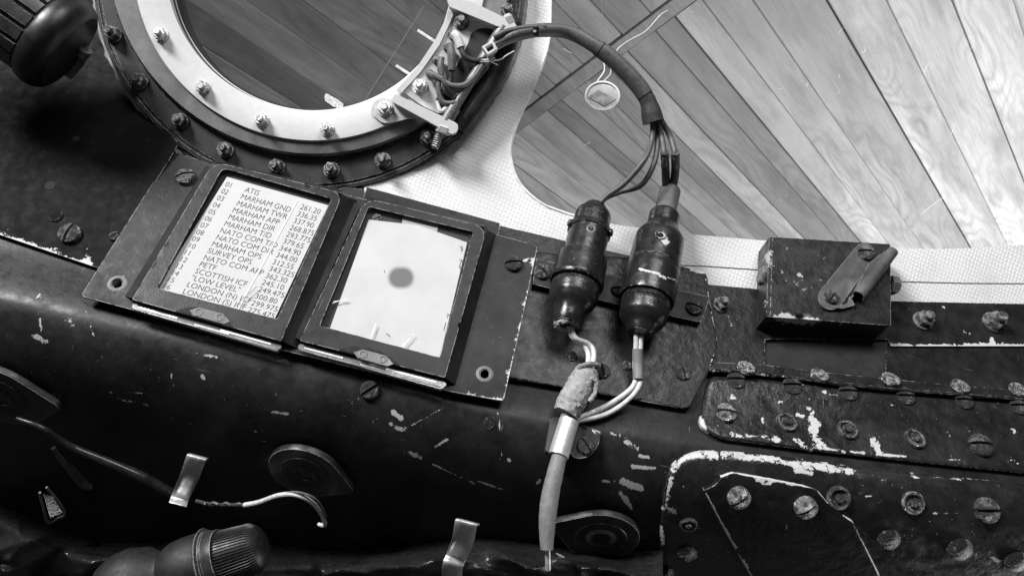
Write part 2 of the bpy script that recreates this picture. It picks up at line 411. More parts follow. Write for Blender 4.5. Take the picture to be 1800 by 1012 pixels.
def fmat(name, col, rough, metal, dark, cover, bump=.5):
    m, nt, b, out = mat(name); q = NT(nt); oi = q.n('ObjectInfo'); cx = q.n('CombineXYZ'); [q.L(q.math('MULTIPLY', oi.outputs['Random'], k), cx.inputs[i]) for i, k in enumerate((37, 91, 53))]
    ad = q.n('VectorMath'); ad.operation = 'ADD'; q.L(q.obj, ad.inputs[0]); q.L(cx.outputs[0], ad.inputs[1]); v = ad.outputs[0]
    a = q.noise(1.6, 6, .68, v); f = q.noise(9, 4, .6, v); st = q.noise(1, 3, .6, q.vmap((1.5, 22, 3), vec=v))
    k = q.ramp(a, cover-.05, cover+.05); c = q.mix(k, q.ramp(f, .3, .7, col*.65, col*1.25), q.ramp(f, .3, .7, dark*.5, dark*1.6)); c = q.math('MULTIPLY', c, q.ramp(st, .3, .7, .8, 1.15))
    cc = q.n('CombineColor'); [q.L(c, cc.inputs[i]) for i in range(3)]; q.L(cc.outputs[0], b.inputs['Base Color'])
    q.L(q.mix(k, rough, .6), b.inputs['Roughness']); q.L(q.mix(k, metal, 0.), b.inputs['Metallic']); q.L(q.bump(q.math('SUBTRACT', f, q.math('MULTIPLY', k, -.8)), bump, .12), b.inputs['Normal']); return m
F_BR = fmat('worn_screw_metal', .42, .28, .55, .05, .50); F_MID = fmat('dirty_screw_metal', .24, .35, .4, .03, .46); F_DK = fmat('blackened_screw_metal', .08, .24, .3, .02, .5)
F_RU = fmat('corroded_nut_metal', .24, .36, .25, .04, .50, .35); F_PT = fmat('painted_rivet_head', .03, .24, .1, .16, .60, .6); F_AN = fmat('bare_nut_metal', .66, .35, .2, .12, .60, .25); F_CO = fmat('collar_metal', .14, .25, .3, .02, .48)
# ------------------------------------------------------------------ fasteners (unit radius, z up)
def mesh_of(name, mb, mt, ang=35):
    me = bpy.data.meshes.new(name); me.from_pydata(mb.v, [], mb.f); finish(me, ang); me.materials.append(mt); return me
def rev(prof, n=28, fill=True):
    mb = MB(); vs = []
    for r, z in prof:
        vs += [(r*math.cos(2*math.pi*k/n), r*math.sin(2*math.pi*k/n), z) for k in range(n)]
    fs = [(i*n+k, i*n+(k+1) % n, (i+1)*n+(k+1) % n, (i+1)*n+k) for i in range(len(prof)-1) for k in range(n)]
    if fill: fs.append(tuple(range((len(prof)-1)*n, len(prof)*n)))
    mb.add(vs, fs); return mb
def slothead(dome=.5, side=.25, w_=.13, depth=.45):
    mb = MB(); rr = [w_*1.02, .3, .5, .7, .85, .95, 1.0]
    z = lambda r: side+dome*math.sqrt(max(0, 1-(r*.97)**2))
    for sgn in (1, -1):
        vs = []; m = 13
        for r in rr:
            a0 = math.asin(min(1, w_/r)); 
            for j in range(m):
                a = a0+(math.pi-2*a0)*j/(m-1); vs.append((r*math.cos(a)*sgn, r*math.sin(a)*sgn, z(r)))
        nr = len(rr)
        for j in range(m): x, y, _ = vs[(nr-1)*m+j]; vs.append((x, y, -.15))
        k = len(vs)
        for i in range(nr):
            for j in (0, m-1): x, y, _ = vs[i*m+j]; vs.append((x, y, side+dome-depth-.18))
        fs = [(i*m+j, (i+1)*m+j, (i+1)*m+j+1, i*m+j+1) for i in range(nr) for j in range(m-1)]
        for e, j in ((0, 0), (1, m-1)):
            for i in range(nr-1): fs.append((i*m+j, (i+1)*m+j, k+2*(i+1)+e, k+2*i+e) if e else ((i+1)*m+j, i*m+j, k+2*i+e, k+2*(i+1)+e))
        mb.add(vs, fs)
    f = side+dome-depth-.15
    mb.add([(-.97, -w_*1.3, f), (.97, -w_*1.3, f), (.97, w_*1.3, f), (-.97, w_*1.3, f)], [(0, 1, 2, 3)])
    return mb
def hexnut(stud=True, washer=True, h=.75, studh=1.25):
    parts = []
    if washer: parts.append(rev([(1.0, -.1), (1.0, .1), (.95, .14), (.2, .14)]))
    mb = MB(); vs = []
    for z, r in ((.1, .86), (h-.1, .86), (h, .76), (h, .4)):
        vs += [(r*math.cos(math.pi*k/3), r*math.sin(math.pi*k/3), z) for k in range(6)]
    fs = [(i*6+k, i*6+(k+1) % 6, (i+1)*6+(k+1) % 6, (i+1)*6+k) for i in range(3) for k in range(6)]+[tuple(range(18, 24))]
    mb.add(vs, fs); parts.append(mb)
    if stud: parts.append(rev([(.45, h-.1), (.45, studh-.08), (.38, studh), (.1, studh)], 16))
    return merge(*parts)
SLOT = slothead(); 
ME = {
 'slot': mesh_of('slotted_screw', SLOT, F_MID), 'slotdark': mesh_of('slotted_screw_dark', SLOT, F_DK),
 'slotbright': mesh_of('slotted_screw_bright', SLOT, F_BR),
 'dome': mesh_of('dome_rivet', rev([(1, -.15), (1, .1), (.92, .35), (.72, .58), (.45, .72), (.15, .78)]), F_PT),
 'ring': mesh_of('collar_rivet', rev([(1, -.15), (1, .22), (.92, .34), (.78, .36), (.66, .2), (.6, .12), (.36, .12), (.34, .42), (.26, .48), (.1, .46)]), F_CO),
 'ringlight': mesh_of('collar_ring', rev([(1, .1), (1, .32), (.93, .38), (.85, .32), (.84, .1)], 28, False), F_BR),
 'nut': mesh_of('hex_nut', hexnut(), F_AN), 'nutrust': mesh_of('hex_nut_corroded', hexnut(), F_RU), 'nutdark': mesh_of('hex_nut_dark', hexnut(h=.8, studh=1.4), F_RU),
 'bolt': mesh_of('hex_bolt', hexnut(False, True, .9), F_MID),
 'hole': mesh_of('hole', rev([(1, .06), (1, .03), (.1, .03)]), DARK), 'rim': mesh_of('hole_rim', rev([(1.75, .0), (1.5, .1), (1.15, .12), (1.0, .02), (.98, -.3)], 24, False), STEELD),  # hole is a flat dark disc, its inner shade painted in
 'flatnut': mesh_of('anchor_nut', rev([(1, -.1), (1, .28), (.93, .36), (.72, .36), (.62, .24), (.4, .24), (.36, .36), (.1, .36)]), F_BR),
}
NM = {'slot': 'slotted_screw', 'slotdark': 'slotted_screw', 'slotbright': 'slotted_screw', 'dome': 'rivet', 'ring': 'collar_rivet', 'ringlight': 'rivet_collar', 'nut': 'hex_nut', 'nutrust': 'hex_nut', 'nutdark': 'hex_nut', 'bolt': 'hex_bolt', 'hole': 'hole', 'rim': 'hole_rim', 'flatnut': 'anchor_nut'}
def fast(kind, px, py, fr, r, parent, h=0, rot=None, tilt=0, zs=1., N=None):
    p = fr.P(px, py, h); nn = (N or fr.N(px, py)).normalized()
    x = X_w - nn*X_w.dot(nn); x.normalize(); y = nn.cross(x)
    R = Matrix((x, y, nn)).transposed(); a = math.radians(rot) if rot is not None else rnd()*6.28
    R = R @ Matrix.Rotation(a, 3, 'Z') @ Matrix.Rotation(tilt+random.gauss(0, .03), 3, 'X')
    r = r*kf(p)
    o = bpy.data.objects.new(NM[kind], ME[kind]); link(o); o.parent = parent
    Mx = R.to_4x4() @ Matrix.Diagonal((r*U, r*U, r*U*zs, 1)); Mx.translation = p-(wloc(parent) if parent else Vector((0, 0, 0)))
    o.matrix_local = Mx; return o
X_w = (M @ Vector((1, 0, 0)))

# ------------------------------------------------------------------ text
def textmesh(s, size=1, offset=0, shear=0, spacing=1):
    c = bpy.data.curves.new('t', 'FONT'); c.body = s; c.size = size; c.offset = offset; c.shear = shear; c.space_character = spacing; c.resolution_u = 3
    o = bpy.data.objects.new('t', c); link(o); bpy.context.view_layer.update()
    e = o.evaluated_get(bpy.context.evaluated_depsgraph_get()); me = e.to_mesh()
    vs = [(v.co.x, v.co.y) for v in me.vertices]; fs = [tuple(p.vertices) for p in me.polygons]; e.to_mesh_clear()
    bpy.data.objects.remove(o); bpy.data.curves.remove(c); return vs, fs
def bil(q, u, v):
    a, b, c, d = [np.array(p, float) for p in q]      # TL TR BR BL
    p = (a*(1-u)+b*u)*(1-v)+(d*(1-u)+c*u)*v; return float(p[0]), float(p[1])

# ================================================================== SETTING
# wooden hall floor seen through the windows
d_c = Vector((1250, -694, -1300)).normalized(); w_c = Vector((-310, -190, -197)); w_c = (w_c-d_c*w_c.dot(d_c)).normalized()
e1 = M @ d_c; e2 = M @ w_c; fn = e1.cross(e2).normalized()
f0 = CAM + ray(1350, 200).normalized()*1.25
if fn.dot(CAM-f0) < 0: fn = -fn
def fab(px, py):
    r = ray(px, py); t = (f0-CAM).dot(fn)/r.dot(fn); p = CAM+r*t-f0; return p.dot(e1), p.dot(e2)
floor = thing('floor', 'pale varnished wooden plank floor seen through the cockpit windows', None, f0, kind='structure')
Rf = Matrix((e1, fn.cross(e1), fn)).transposed().to_4x4(); sgn2 = 1 if fn.cross(e1).dot(e2) > 0 else -1
def board(a0, a1, b0, b1, tone, z=0, name='plank', th=.02):
    la, lb = (a1-a0)/2, abs(b1-b0)/2; e = .0012
    vs = []; 
    for zz, k in ((-th, 0), (0-e, 0), (0, e)):
        vs += [(-la+k, -lb+k, zz), (la-k, -lb+k, zz), (la-k, lb-k, zz), (-la+k, lb-k, zz)]
    fs = [(i*4+k, i*4+(k+1) % 4, (i+1)*4+(k+1) % 4, (i+1)*4+k) for i in range(2) for k in range(4)]+[(8, 9, 10, 11)]
    me = bpy.data.meshes.new(name); me.from_pydata(vs, [], fs); me.materials.append(WOOD)
    o = bpy.data.objects.new(name, me); link(o); o.parent = floor
    mx = Rf.copy(); mx.translation = e1*(a0+a1)/2+e2*(b0+b1)/2+fn*z; o.matrix_local = mx; o['tone'] = tone; return o
A0 = fab(1100, 60)[0]; A1 = fab(1100, 92)[0]
seams = [(925, .44, 0), (965, .40, 0), (1025, .27, 1), (1070, .42, 0), (1115, .36, 0), (1150, .27, 0), (1200, .48, 0), (1252, .31, 1), (1322, .30, 0), (1367, .56, 1.6), (1425, .50, 0), (1495, .46, 0), (1597, .62, 2.6), (1681, .66, .6), (1772, .74, 2.2), (1858, .7, .7), (1960, .66, 1)]
bs = [fab(x, 250)[1] for x, _, _ in seams]
wd = abs(bs[-1]-bs[0])/(len(bs)-1)
for k in range(4): seams.append((None, .6, 1)); bs.append(bs[-1]-wd)
bl = bs[0]
tl = [.30, .24, .34, .2, .3, .26, .33, .2, .3, .24, .32, .22]
for k in range(20): seams.insert(0, (None, tl[k % 12]*1.75*(.9+.2*rnd()), 1.2*(k % 3 == 0))); bl += wd; bs.insert(0, bl)
for i in range(len(bs)-1):
    t = seams[i][1]; g = .0002+.0007*(seams[i][2] or 0)
    board(A1+.0006, A1+9, bs[i]-g, bs[i+1], (t*.86-.42)*1.25+.42 if i >= 20 else t, z=-.002*rnd())
    j = i
    board(-1.0, A0-.0006, bs[i]-g-.01, bs[i+1]-.01, t*.8 if t > .3 else t, z=-.002*rnd())
board(A0, A1, bs[0], bs[-1], .25, z=.001, name='cross_board')
mb = MB(); c0 = e1*-4+e2*(bs[0]+.6)-fn*.03; mb.add([f0+e1*a+e2*b-fn*.03 for a, b in ((-1.0, bs[0]), (9, bs[0]), (9, bs[-1]), (-1.0, bs[-1]))], [(0, 1, 2, 3)])
part('floor_underlay', mb, DARK, floor)

# body sill
def bodyfn(u, v):
    x = float(np.interp(u, [0, .04, .96, 1], [-500, -40, 1840, 3400])); yt = 360+.16*(x if x < 1250 else 1250+(x-1250)*.35); y = float(np.interp(v, [0, .88, 1], [yt, 1060, 1900]))
    return BODY.P(x, y)
body_blobs = [(205, 700, 260, 712, 3.7, .75), (478, 723, 505, 727, 5.0, .8), (520, 727, 532, 720, 3.7, .8), (450, 757, 462, 757, 5.0, .7), (690, 725, 705, 735, 8.7, .8), (688, 745, 712, 758, 7.4, .75), (705, 757, 780, 716, 2.2, .95), (728, 752, 742, 748, 5.0, .7), (720, 795, 738, 803, 7.4, .75), (765, 785, 785, 772, 3.1, .9), (760, 815, 835, 850, 2.2, .8), (840, 845, 885, 860, 2.5, .9), (875, 725, 880, 760, 1.9, .8), (880, 790, 884, 812, 1.9, .7), (893, 808, 896, 809, 3.7, 1), (945, 848, 948, 843, 5.0, .9),
 (1095, 845, 1125, 858, 9.9, .98), (1090, 865, 1105, 885, 6.2, .95), (1112, 820, 1150, 822, 5.0, .85), (1060, 845, 1080, 845, 5.0, .8), (1125, 800, 1140, 803, 5.0, .9), (1100, 870, 1110, 894, 5.0, .9), (0, 480, 120, 560, 24.8, .42), (320, 562, 380, 600, 18.6, .36), (600, 705, 700, 690, 18.6, .4), (60, 590, 80, 600, 8.7, .7), (70, 560, 72, 580, 5.0, .7), (300, 655, 306, 680, 1.9, .9), (345, 620, 390, 630, 5.0, .75), (150, 545, 165, 590, 3.7, .7), (290, 540, 300, 560, 3.7, .6), (190, 690, 250, 690, 3.1, .6), (300, 735, 380, 755, 2.5, .6), (355, 660, 358, 664, 4.3, 1), (420, 770, 560, 785, 2.5, .55), (880, 640, 900, 700, 6.2, .5), (1170, 830, 1180, 900, 5.0, .7), (960, 735, 1000, 760, 6.2, .5), (1080, 760, 1120, 790, 9.9, .55), (1280, 590, 1330, 600, 12.4, .5)]
body = part('cockpit_sill', grid(bodyfn, 560, 240), BODYM, None, 60, body_blobs, kind='structure'); body['label'] = 'scratched black painted rounded cockpit sill below the plates'
# left side panel
side = thing('side_panel', None, None, LEFT.P(120, 300), kind='structure'); side['label'] = 'flat dark cockpit side panel left of the round window'
part('panel_sheet', sheet(rcorn([(-60, -60), (190, -60), (196, 40), (216, 110), (250, 180), (301, 236), (314, 252), (305, 269), (178, 472), (170, 470), (-60, 392)], 0), LEFT, 3, 3, 16), paint('side_panel_paint', .005, .6, spec=.08, edge=1.3, speck=.15, scr=.3), side, blobs=[(0, 413, 168, 470, 2.5, .9), (150, 430, 165, 465, 10, .6)])
fast('hole', 88, 326, LEFT, 9, side, 3.2); fast('hole', 134, 244, LEFT, 6, side, 3.2); fast('dome', 99, 380, LEFT, 12, side, 3, zs=.6)
fast('slot', 124, 412, LEFT, 19, side, 3, 75, zs=.9); fast('slot', 201, 416, LEFT, 9, side, 3, 40)
# flange strip and skins on the right
flange = thing('frame_flange', None, None, MAIN.P(1400, 560), kind='structure'); flange['label'] = 'black painted window frame flange running under the white tape'
ftop = [(560, 316), (645, 336), (880, 397), (993, 423), (1113, 451), (1210, 472), (1246, 500), (1335, 508), (1566, 529), (1698, 532), (1860, 535)]
part('flange_strip', sheet(ftop+[(1860, 608), (1566, 608), (1560, 596), (1345, 596), (1343, 645), (1310, 652), (1100, 640), (800, 560), (560, 500)], MAIN, 0, 5, 12), BLK, flange, blobs=[(1566, 608, 1820, 608, 2.2, 1), (1275, 560, 1330, 600, 16, .5), (1600, 540, 1700, 545, 10, .4), (1738, 592, 1745, 596, 8, .9), (1690, 575, 1700, 585, 10, .6), (1325, 588, 1343, 600, 3, .8)])
part('skin_panel', sheet([(1557, 600), (1860, 600), (1860, 760), (1557, 740)], MAIN, -4, 4, 14), BLK, flange, blobs=[(1558, 610, 1558, 670, 1.6, .8), (1640, 668, 1660, 668, 4, .9)])
part('skin_panel', sheet([(1330, 585), (1557, 585), (1557, 740), (1330, 720)], MAIN, -7, 4, 14), BLKD, flange, blobs=[])
part('seam_lip', tube(pl(*[(MAIN, x, y, h) for x, y, h in [(1247, 650, 6), (1290, 652, 7), (1334, 657, 7), (1396, 664, 7), (1481, 675, 8), (1591, 686, 8), (1690, 693, 8), (1775, 700, 8), (1850, 706, 8)]]), 3.2, 8, 6, wob=.08), BLK, flange, blobs=[(1250, 651, 1400, 663, 4, .6)])
lipsh = [(1247, 652), (1334, 659), (1396, 666), (1481, 677), (1591, 688), (1690, 695), (1775, 702), (1860, 708)]
part('seam_lip_web', sheet(lipsh+[(1860, 690), (1690, 678), (1481, 658), (1334, 640), (1247, 636)], MAIN, 5, 9, 12), BLK, flange, blobs=[])
for x, y in [(1311, 648), (1440, 661), (1565, 668), (1687, 680), (1790, 686)]: fast('flatnut', x, y, MAIN, 16, flange, 6, N=Vector((0, .45, 1)))
for x, y, r in [(1268, 536, 15), (1622, 564, 18), (1746, 567, 20)]: fast('nutdark', x, y, MAIN, r, flange, 1)
fast('slotdark', 650, 686, BODY, 17, flange, 0, 35); fast('dome', 860, 743, BODY, 11, flange, 0, zs=.4)

# ================================================================== WINDOWS
canopy = thing('canopy_window', 'large curved clear perspex canopy window edged by white woven tape', 'window', GLASS.P(1350, 250))
gedge = [(972, -60), (968, 0), (966, 60), (955, 110), (930, 170), (905, 228), (897, 268), (905, 305), (920, 330), (940, 349), (967, 365), (1009, 379), (1079, 394), (1135, 402), (1207, 411), (1300, 419), (1351, 423), (1566, 435), (1673, 437), (1800, 430), (1880, 424)]
ge = [tuple(p) for p in cat(gedge, 4)]
part('pane', sheet([(x-6, y+6) for x, y in ge]+[(1880, -60)], GLASS, 0, 1, 60), PANE, canopy)
part('sealant_bead', tube([GLASS.P(x, y, 2) for x, y in gedge[:12]], 2.6, 8, 5, wob=.12), BEAD, canopy)
for k in range(26):
    x = 960+820*rnd(); y = 20+360*rnd()
    if x < 1010+(y-200)*.2 or y > 360: continue
    a = rnd()*3.1; L = 4+16*rnd()**2; c = (rnd()-.5)*.3*L
    part('scratch', tube(pl((GLASS, x, y, 1), (GLASS, x+L*.5*math.cos(a)-c*math.sin(a), y+L*.5*math.sin(a)+c*math.cos(a), 1), (GLASS, x+L*math.cos(a), y+L*math.sin(a), 1)), .22+.25*rnd(), 5, 4), BEAD, canopy)
sen = thing('bonded_sensor', 'round white disc with dark square element on the canopy glass', 'sensor', GLASS.P(1059, 169, 1))
def disc(cx, cy, r, fr, h, z=1.5, n=40, ry=None): return sheet([(cx+r*math.cos(2*math.pi*k/n), cy+(ry or r)*math.sin(2*math.pi*k/n)) for k in range(n)], fr, h, z, 20)
ringo = [(1059+31*math.cos(2*math.pi*k/40), 168+26*math.sin(2*math.pi*k/40)) for k in range(40)]
ringi = [(1059+28*math.cos(2*math.pi*k/40), 168+23*math.sin(2*math.pi*k/40)) for k in range(40)]
SENM = simple('translucent_disc', .55, .5, 0, .15, 200, .1)
part('disc', sheet(ringo, GLASS, 2, 1, 12), SENM, sen); part('rim', sheet(ringo, GLASS, 4, 2, 8, holes=[ringi]), BEAD, sen)
part('square_element', sheet([(1051, 158), (1082, 174), (1063, 187), (1034, 171)], GLASS, 3.4, 1, 12), simple('sensor_chip', .42, .4, 0, .6, 150), sen)
part('lead_wire', tube(pl((GLASS, 1050, 143, 2), (GLASS, 1062, 125, 2), (GLASS, 1060, 108, 2), (GLASS, 1048, 97, 2)), 1.1, 6), BEAD, sen)
part('lead_wire', tube(pl((GLASS, 1062, 142, 2), (GLASS, 1073, 130, 2), (GLASS, 1074, 112, 2), (GLASS, 1085, 88, 2), (GLASS, 1105, 72, 2), (GLASS, 1135, 55, 2), (GLASS, 1160, 28, 2), (GLASS, 1173, 19, 2)), 1.0, 6), WIREW, sen)
part('lead_wire', tube(pl((GLASS, 1058, 60, 2), (GLASS, 1059, 20, 2), (GLASS, 1055, -10, 2)), .5, 5), GSLV, sen)
part('scratch', tube(pl((GLASS, 1513, 95, 1), (GLASS, 1521, 90, 1), (GLASS, 1519, 83, 1)), .7, 5), BEAD, canopy); part('scratch', tube(pl((GLASS, 1620, 376, 1), (GLASS, 1640, 360, 1), (GLASS, 1659, 347, 1)), .5, 5), BEAD, canopy)
tape = thing('edge_tape', 'wide white woven fabric tape sealing the canopy glass edge', 'tape', GLASS.P(950, 350))
sm2 = [(1150, 452), (1240, 467), (1328, 473), (1581, 494), (1700, 497), (1880, 498)]
inner2 = [p for p in ge]
part('tape_layer', sheet([(x, y) for x, y in ge]+[(1880, 498), (1700, 497), (1581, 494), (1328, 473), (1240, 467), (1100, 462), (900, 430), (640, 350), (640, 316), (720, 294), (800, 240), (860, 170), (895, 80), (905, -60)], GLASS, 3, 3, 12), TAPE, tape)
part('tape_layer', sheet([(1100, 440), (1240, 462), (1328, 468), (1581, 489), (1700, 492), (1880, 492), (1880, 560), (1566, 556), (1240, 530), (1060, 470)], GLASS, 1.2, 3, 12), TAPE, tape)

# ---- round window
def ax2(p): q = RING.P(*p)-RING.p0; return np.array((q.dot(rx), q.dot(ry)))
rx = (X_w-_nr*X_w.dot(_nr)).normalized(); ry = _nr.cross(rx)
def fitc(pts, h):
    P = []
    for p in pts:
        q = RING.P(p[0], p[1], h)-RING.p0; P.append((q.dot(rx)/U, q.dot(ry)/U))
    P = np.array(P); A = np.c_[2*P, np.ones(len(P))]; s = np.linalg.lstsq(A, (P**2).sum(1), rcond=None)[0]
    return s[:2], math.sqrt(s[2]+s[0]**2+s[1]**2)
Pin = [(297, 0), (311, 44), (342, 89), (389, 133), (444, 169), (500, 189), (539, 195), (594, 192), (650, 175), (706, 142), (744, 103), (772, 61), (789, 14)]
Pw = [(240, 0), (251, 36), (283, 103), (328, 156), (389, 206), (455, 231), (519, 246), (580, 247), (636, 237), (674, 222)]
Pg = [(204, 0), (217, 44), (242, 103), (278, 144), (333, 200), (389, 236), (483, 267), (567, 272), (636, 262), (706, 239), (750, 219)]
Pf = [(165, 0), (172, 42), (194, 94), (222, 156), (264, 217), (303, 258), (480, 318), (600, 326), (720, 302), (850, 200), (905, 80), (918, 0)]
ci, ri = fitc(Pin, 26); cw, rw = fitc(Pw, 26); cg, rg = fitc(Pg, 6); cf, rf = fitc(Pf, 0)
print('RING', ci, ri, cw, rw, cg, rg, cf, rf)
def rlathe(prof, n=160, wob=0):
    """prof: (centre, r, h) loops"""
    mb = MB(); vs = []
    for c, r, h in prof:
        for k in range(n):
            a = 2*math.pi*k/n; rr = r+(random.gauss(0, wob) if wob else 0)
            vs.append(RING.p0+rx*(c[0]+rr*math.cos(a))*U+ry*(c[1]+rr*math.sin(a))*U+_nr*h*U)
    m = len(prof); mb.add(vs, [(i*n+k, i*n+(k+1) % n, (i+1)*n+(k+1) % n, (i+1)*n+k) for i in range(m-1) for k in range(n)]); return mb
rwn = thing('round_window', 'round hatch window with white clamp ring and bolted dark flange', 'window', RING.P(540, 0))
part('outer_flange', rlathe([(cf, rf, -60), (cf, rf+1, -4), (cf, rf-1, -1), (cf, rf-7, 0), (cf, rf-9, -3), (cf, rf-12, -3), (cf, rf-13, 0), (cg, rg+2, 0), (cg, rg+1, -6)]), FLM, rwn)
part('outer_seal', rlathe([(cf, rf+8, -60), (cf, rf+8, -14), (cf, rf+5, -8), (cf, rf, -8)], 220, 1.3), paint('chipped_seal', .25, .6, chip=False, edge=1, speck=1, var=1, bare=.7), rwn)
part('groove_crumbs', rlathe([(cg, rg+5, -2), (cg, rg+4, 2), (cg, rg+1, 5), (cg, rg-1, 2)], 300, .9), paint('crumbling_sealant', .012, .6, chip=False, edge=1.6, speck=1.5, bare=.5), rwn)
part('grey_ring', rlathe([(cg, rg, -4), (cg, rg, 13), (cg, rg-2, 16), (cw, rw+6, 20), (cw, rw-12, 21)]), GREYP, rwn)
part('clamp_ring', rlathe([(cw, rw, 17), (cw, rw, 25), (cw, rw-1, 26), (ci, ri+1.5, 26), (ci, ri, 25), (ci, ri, 6), (ci, ri-5, 5)]), WHITE, rwn)
part('inner_gasket', rlathe([(ci, ri+1, 8), (ci, ri-3, 7), (ci, ri-5, -4), (ci, ri-10, -6), (ci, ri-11, -26)]), RUB, rwn)
mbp = rlathe([(ci, ri+4, -2)], 96); mbp.f = [tuple(range(96))]
part('pane', mbp, PANED, rwn)
def quadstrip(p, q, wpx, fr, h, th=1):
    a = Vector(p); b = Vector(q); t = (b-a).normalized(); n = Vector((-t.y, t.x))*wpx/2
    return sheet([tuple(a+n), tuple(b+n), tuple(b-n), tuple(a-n)], fr, h, th, 12)
for a, b in (((734, 53), (766, 74)), ((696, 115), (722, 132))): part('index_mark', quadstrip(a, b, 5, RING, 1, 1), simple('pale_mark', .6, .5), rwn)
part('etched_line', quadstrip((745, 12), (640, 178), 1.3, RING, 1, .6), simple('faint_scribe', .13, .6), rwn)
part('label_chip', sheet(rcorn([(572, 163), (604, 182), (603, 191), (590, 190), (570, 176)], 4), RING, 2, 1.5, 6, jag=.4), simple('flaking_label', .55, .6, 0, .6, 800, .8, dirt=.8), rwn)
for x, y in [(284, 63), (358, 155), (461, 213), (575, 228)]: fast('nut', x, y, RING, 13, rwn, 26, zs=1.45)
for x, y in [(201, 62), (247, 144), (318, 214), (397, 264), (487, 294), (583, 299), (673, 282), (752, 243), (890, 22)]: fast('nutrust', x, y, RING, 14.5, rwn, 1, zs=1.5)
# terminal bracket
tb = thing('terminal_bracket', 'off-white metal bracket with two arms holding wire terminals on the round window', 'bracket', RING.P(790, 130, 30))
part('base_plate', sheet(rcorn([(800, 6), (852, 25), (880, 60), (868, 110), (800, 190), (772, 200), (742, 186), (704, 158), (735, 122), (768, 76), (786, 40)], [6, 4, 8, 10, 10, 6, 6, 4, 0, 0, 0]), RING, 31, 4, 10), WHITEG, tb, bevel=.8)
part('terminal_rail', sheet([(797, 0), (806, 4), (790, 42), (772, 80), (740, 126), (706, 163), (697, 158), (733, 118), (764, 72), (785, 30)], RING, 36, 6, 10), WHITE, tb, bevel=.8)
part('arm', sheet(rcorn([(782, -12), (830, 4), (906, 40), (910, 54), (898, 56), (790, 12)], [0, 0, 9, 6, 6, 0]), RING, 52, 12, 10), WHITE, tb, bevel=2)
part('arm', sheet(rcorn([(693, 166), (703, 169), (806, 218), (804, 232), (794, 236), (688, 178)], [3, 0, 8, 8, 4, 4]), RING, 46, 14, 10), WHITE, tb, bevel=2)
part('painted_hollow', sheet([tuple(p) for p in cat([(822, 78), (830, 58), (850, 50), (872, 56), (876, 76), (862, 104), (838, 130), (815, 150), (795, 175), (775, 188), (765, 180), (780, 150), (806, 110)], 4, True)], RING, 32.4, 1, 10), simple('painted_hollow_shade', .012, .6), tb)  # dark sheet over the plate paints the shade of a recess
part('tab', sheet(rcorn([(668, 171), (700, 176), (735, 196), (762, 206), (720, 208), (690, 216), (672, 217), (652, 200), (654, 182)], 8), RING, 30, 3, 8), WHITEG, tb, bevel=.8)
part('pivot_rod', lathe(RING.P(784, 214, 34), RING.P(882, 55, 40), [(0, 12), (30, 12), (31, 9), (120, 9), (121, 12), (200, 12)], 24), STEELD, tb)
part('outer_rail', tube(pl((RING, 805, 228, 14), (RING, 850, 165, 16), (RING, 885, 95, 18), (RING, 905, 40, 18)), [16, 18, 18, 14], 16), BLKD, tb, blobs=[])
ax = (RING.P(764, 262, 22)-RING.P(778, 218, 38)).normalized()
part('stud', lathe(RING.P(780, 214, 36), RING.P(764, 262, 24), [(0, 6)]+[(t, 8.2 if i % 2 else 6.8) for i, t in enumerate(np.arange(12, 50, 2.0))]+[(51, 5)], 20), STEEL, tb)
for (x, y, h), (x2, y2, h2), r, L in (((781, 222, 37), (776, 238, 34), 14, 14), ((889, 40, 42), (908, 32, 42), 13, 14)):
    p0, p1 = RING.P(x, y, h), RING.P(x2, y2, h2); part('hex_nut', lathe(p0, p1, [(0, r-2), (2, r), (L-2, r), (L, r-2)], 6), SILV, tb, 20)
for x, y, k in [(811, 40, 'nutrust'), (738, 153, 'nut'), (677, 192, 'nut')]: fast(k, x, y, RING, 14, tb, 31, zs=1.2)
for x, y in [(787, 84), (768, 106), (795, 62), (756, 130)]: fast('nutrust', x, y, RING, 8, tb, 33, zs=1.)
def W(name, pts, r, m, par, h0=0, fr=RING, n=10, **k): return part(name, tube([fr.P(x, y, h) for x, y, h in pts], r, n), m, par, **k)
W('terminal_sleeve', [(796, 60, 44), (803, 66, 46), (810, 84, 46)], [8, 8, 7.5], WIREW, tb, label='short white terminal sleeve')
W('terminal_wire', [(810, 82, 46), (816, 98, 48), (834, 107, 46), (852, 102, 46), (860, 88, 48), (880, 74, 52)], 5, WIREB, tb)
W('terminal_sleeve', [(791, 78, 46), (794, 100, 50), (794, 124, 48)], [7.5, 7.5, 7], WIREG, tb)
W('terminal_wire', [(794, 122, 48), (792, 142, 44), (782, 160, 42), (800, 172, 40)], 5, WIREB, tb)
W('terminal_sleeve', [(776, 102, 42), (774, 118, 44), (776, 132, 44)], [6, 6, 5.5], WIREG, tb)
W('terminal_sleeve', [(753, 129, 42), (764, 134, 46), (776, 140, 46)], [6.5, 6.5, 6], WIREG, tb)
W('terminal_wire', [(774, 139, 46), (792, 150, 48), (815, 150, 46), (834, 135, 44), (850, 112, 44), (864, 92, 46), (882, 78, 50)], 5, WIREG, tb)
W('terminal_wire', [(771, 140, 44), (771, 162, 44), (780, 180, 42), (800, 180, 40), (812, 168, 36)], 4.5, WIREG, tb)
W('terminal_wire', [(775, 132, 44), (783, 150, 50), (800, 168, 40), (820, 150, 36), (842, 124, 38), (858, 100, 42)], 4.5, WIREB, tb)
W('terminal_wire', [(768, 178, 38), (775, 196, 40), (788, 186, 38), (800, 178, 38)], 3.5, WIREW, tb)
cl = [(847, 82), (866, 71), (875, 86), (857, 97)]; part('cable_tie_head', sheet(cl, RING, 66, 14, 8, holes=[[(853, 83), (865, 77), (869, 85), (858, 92)]]), WIREW, tb, bevel=.6)
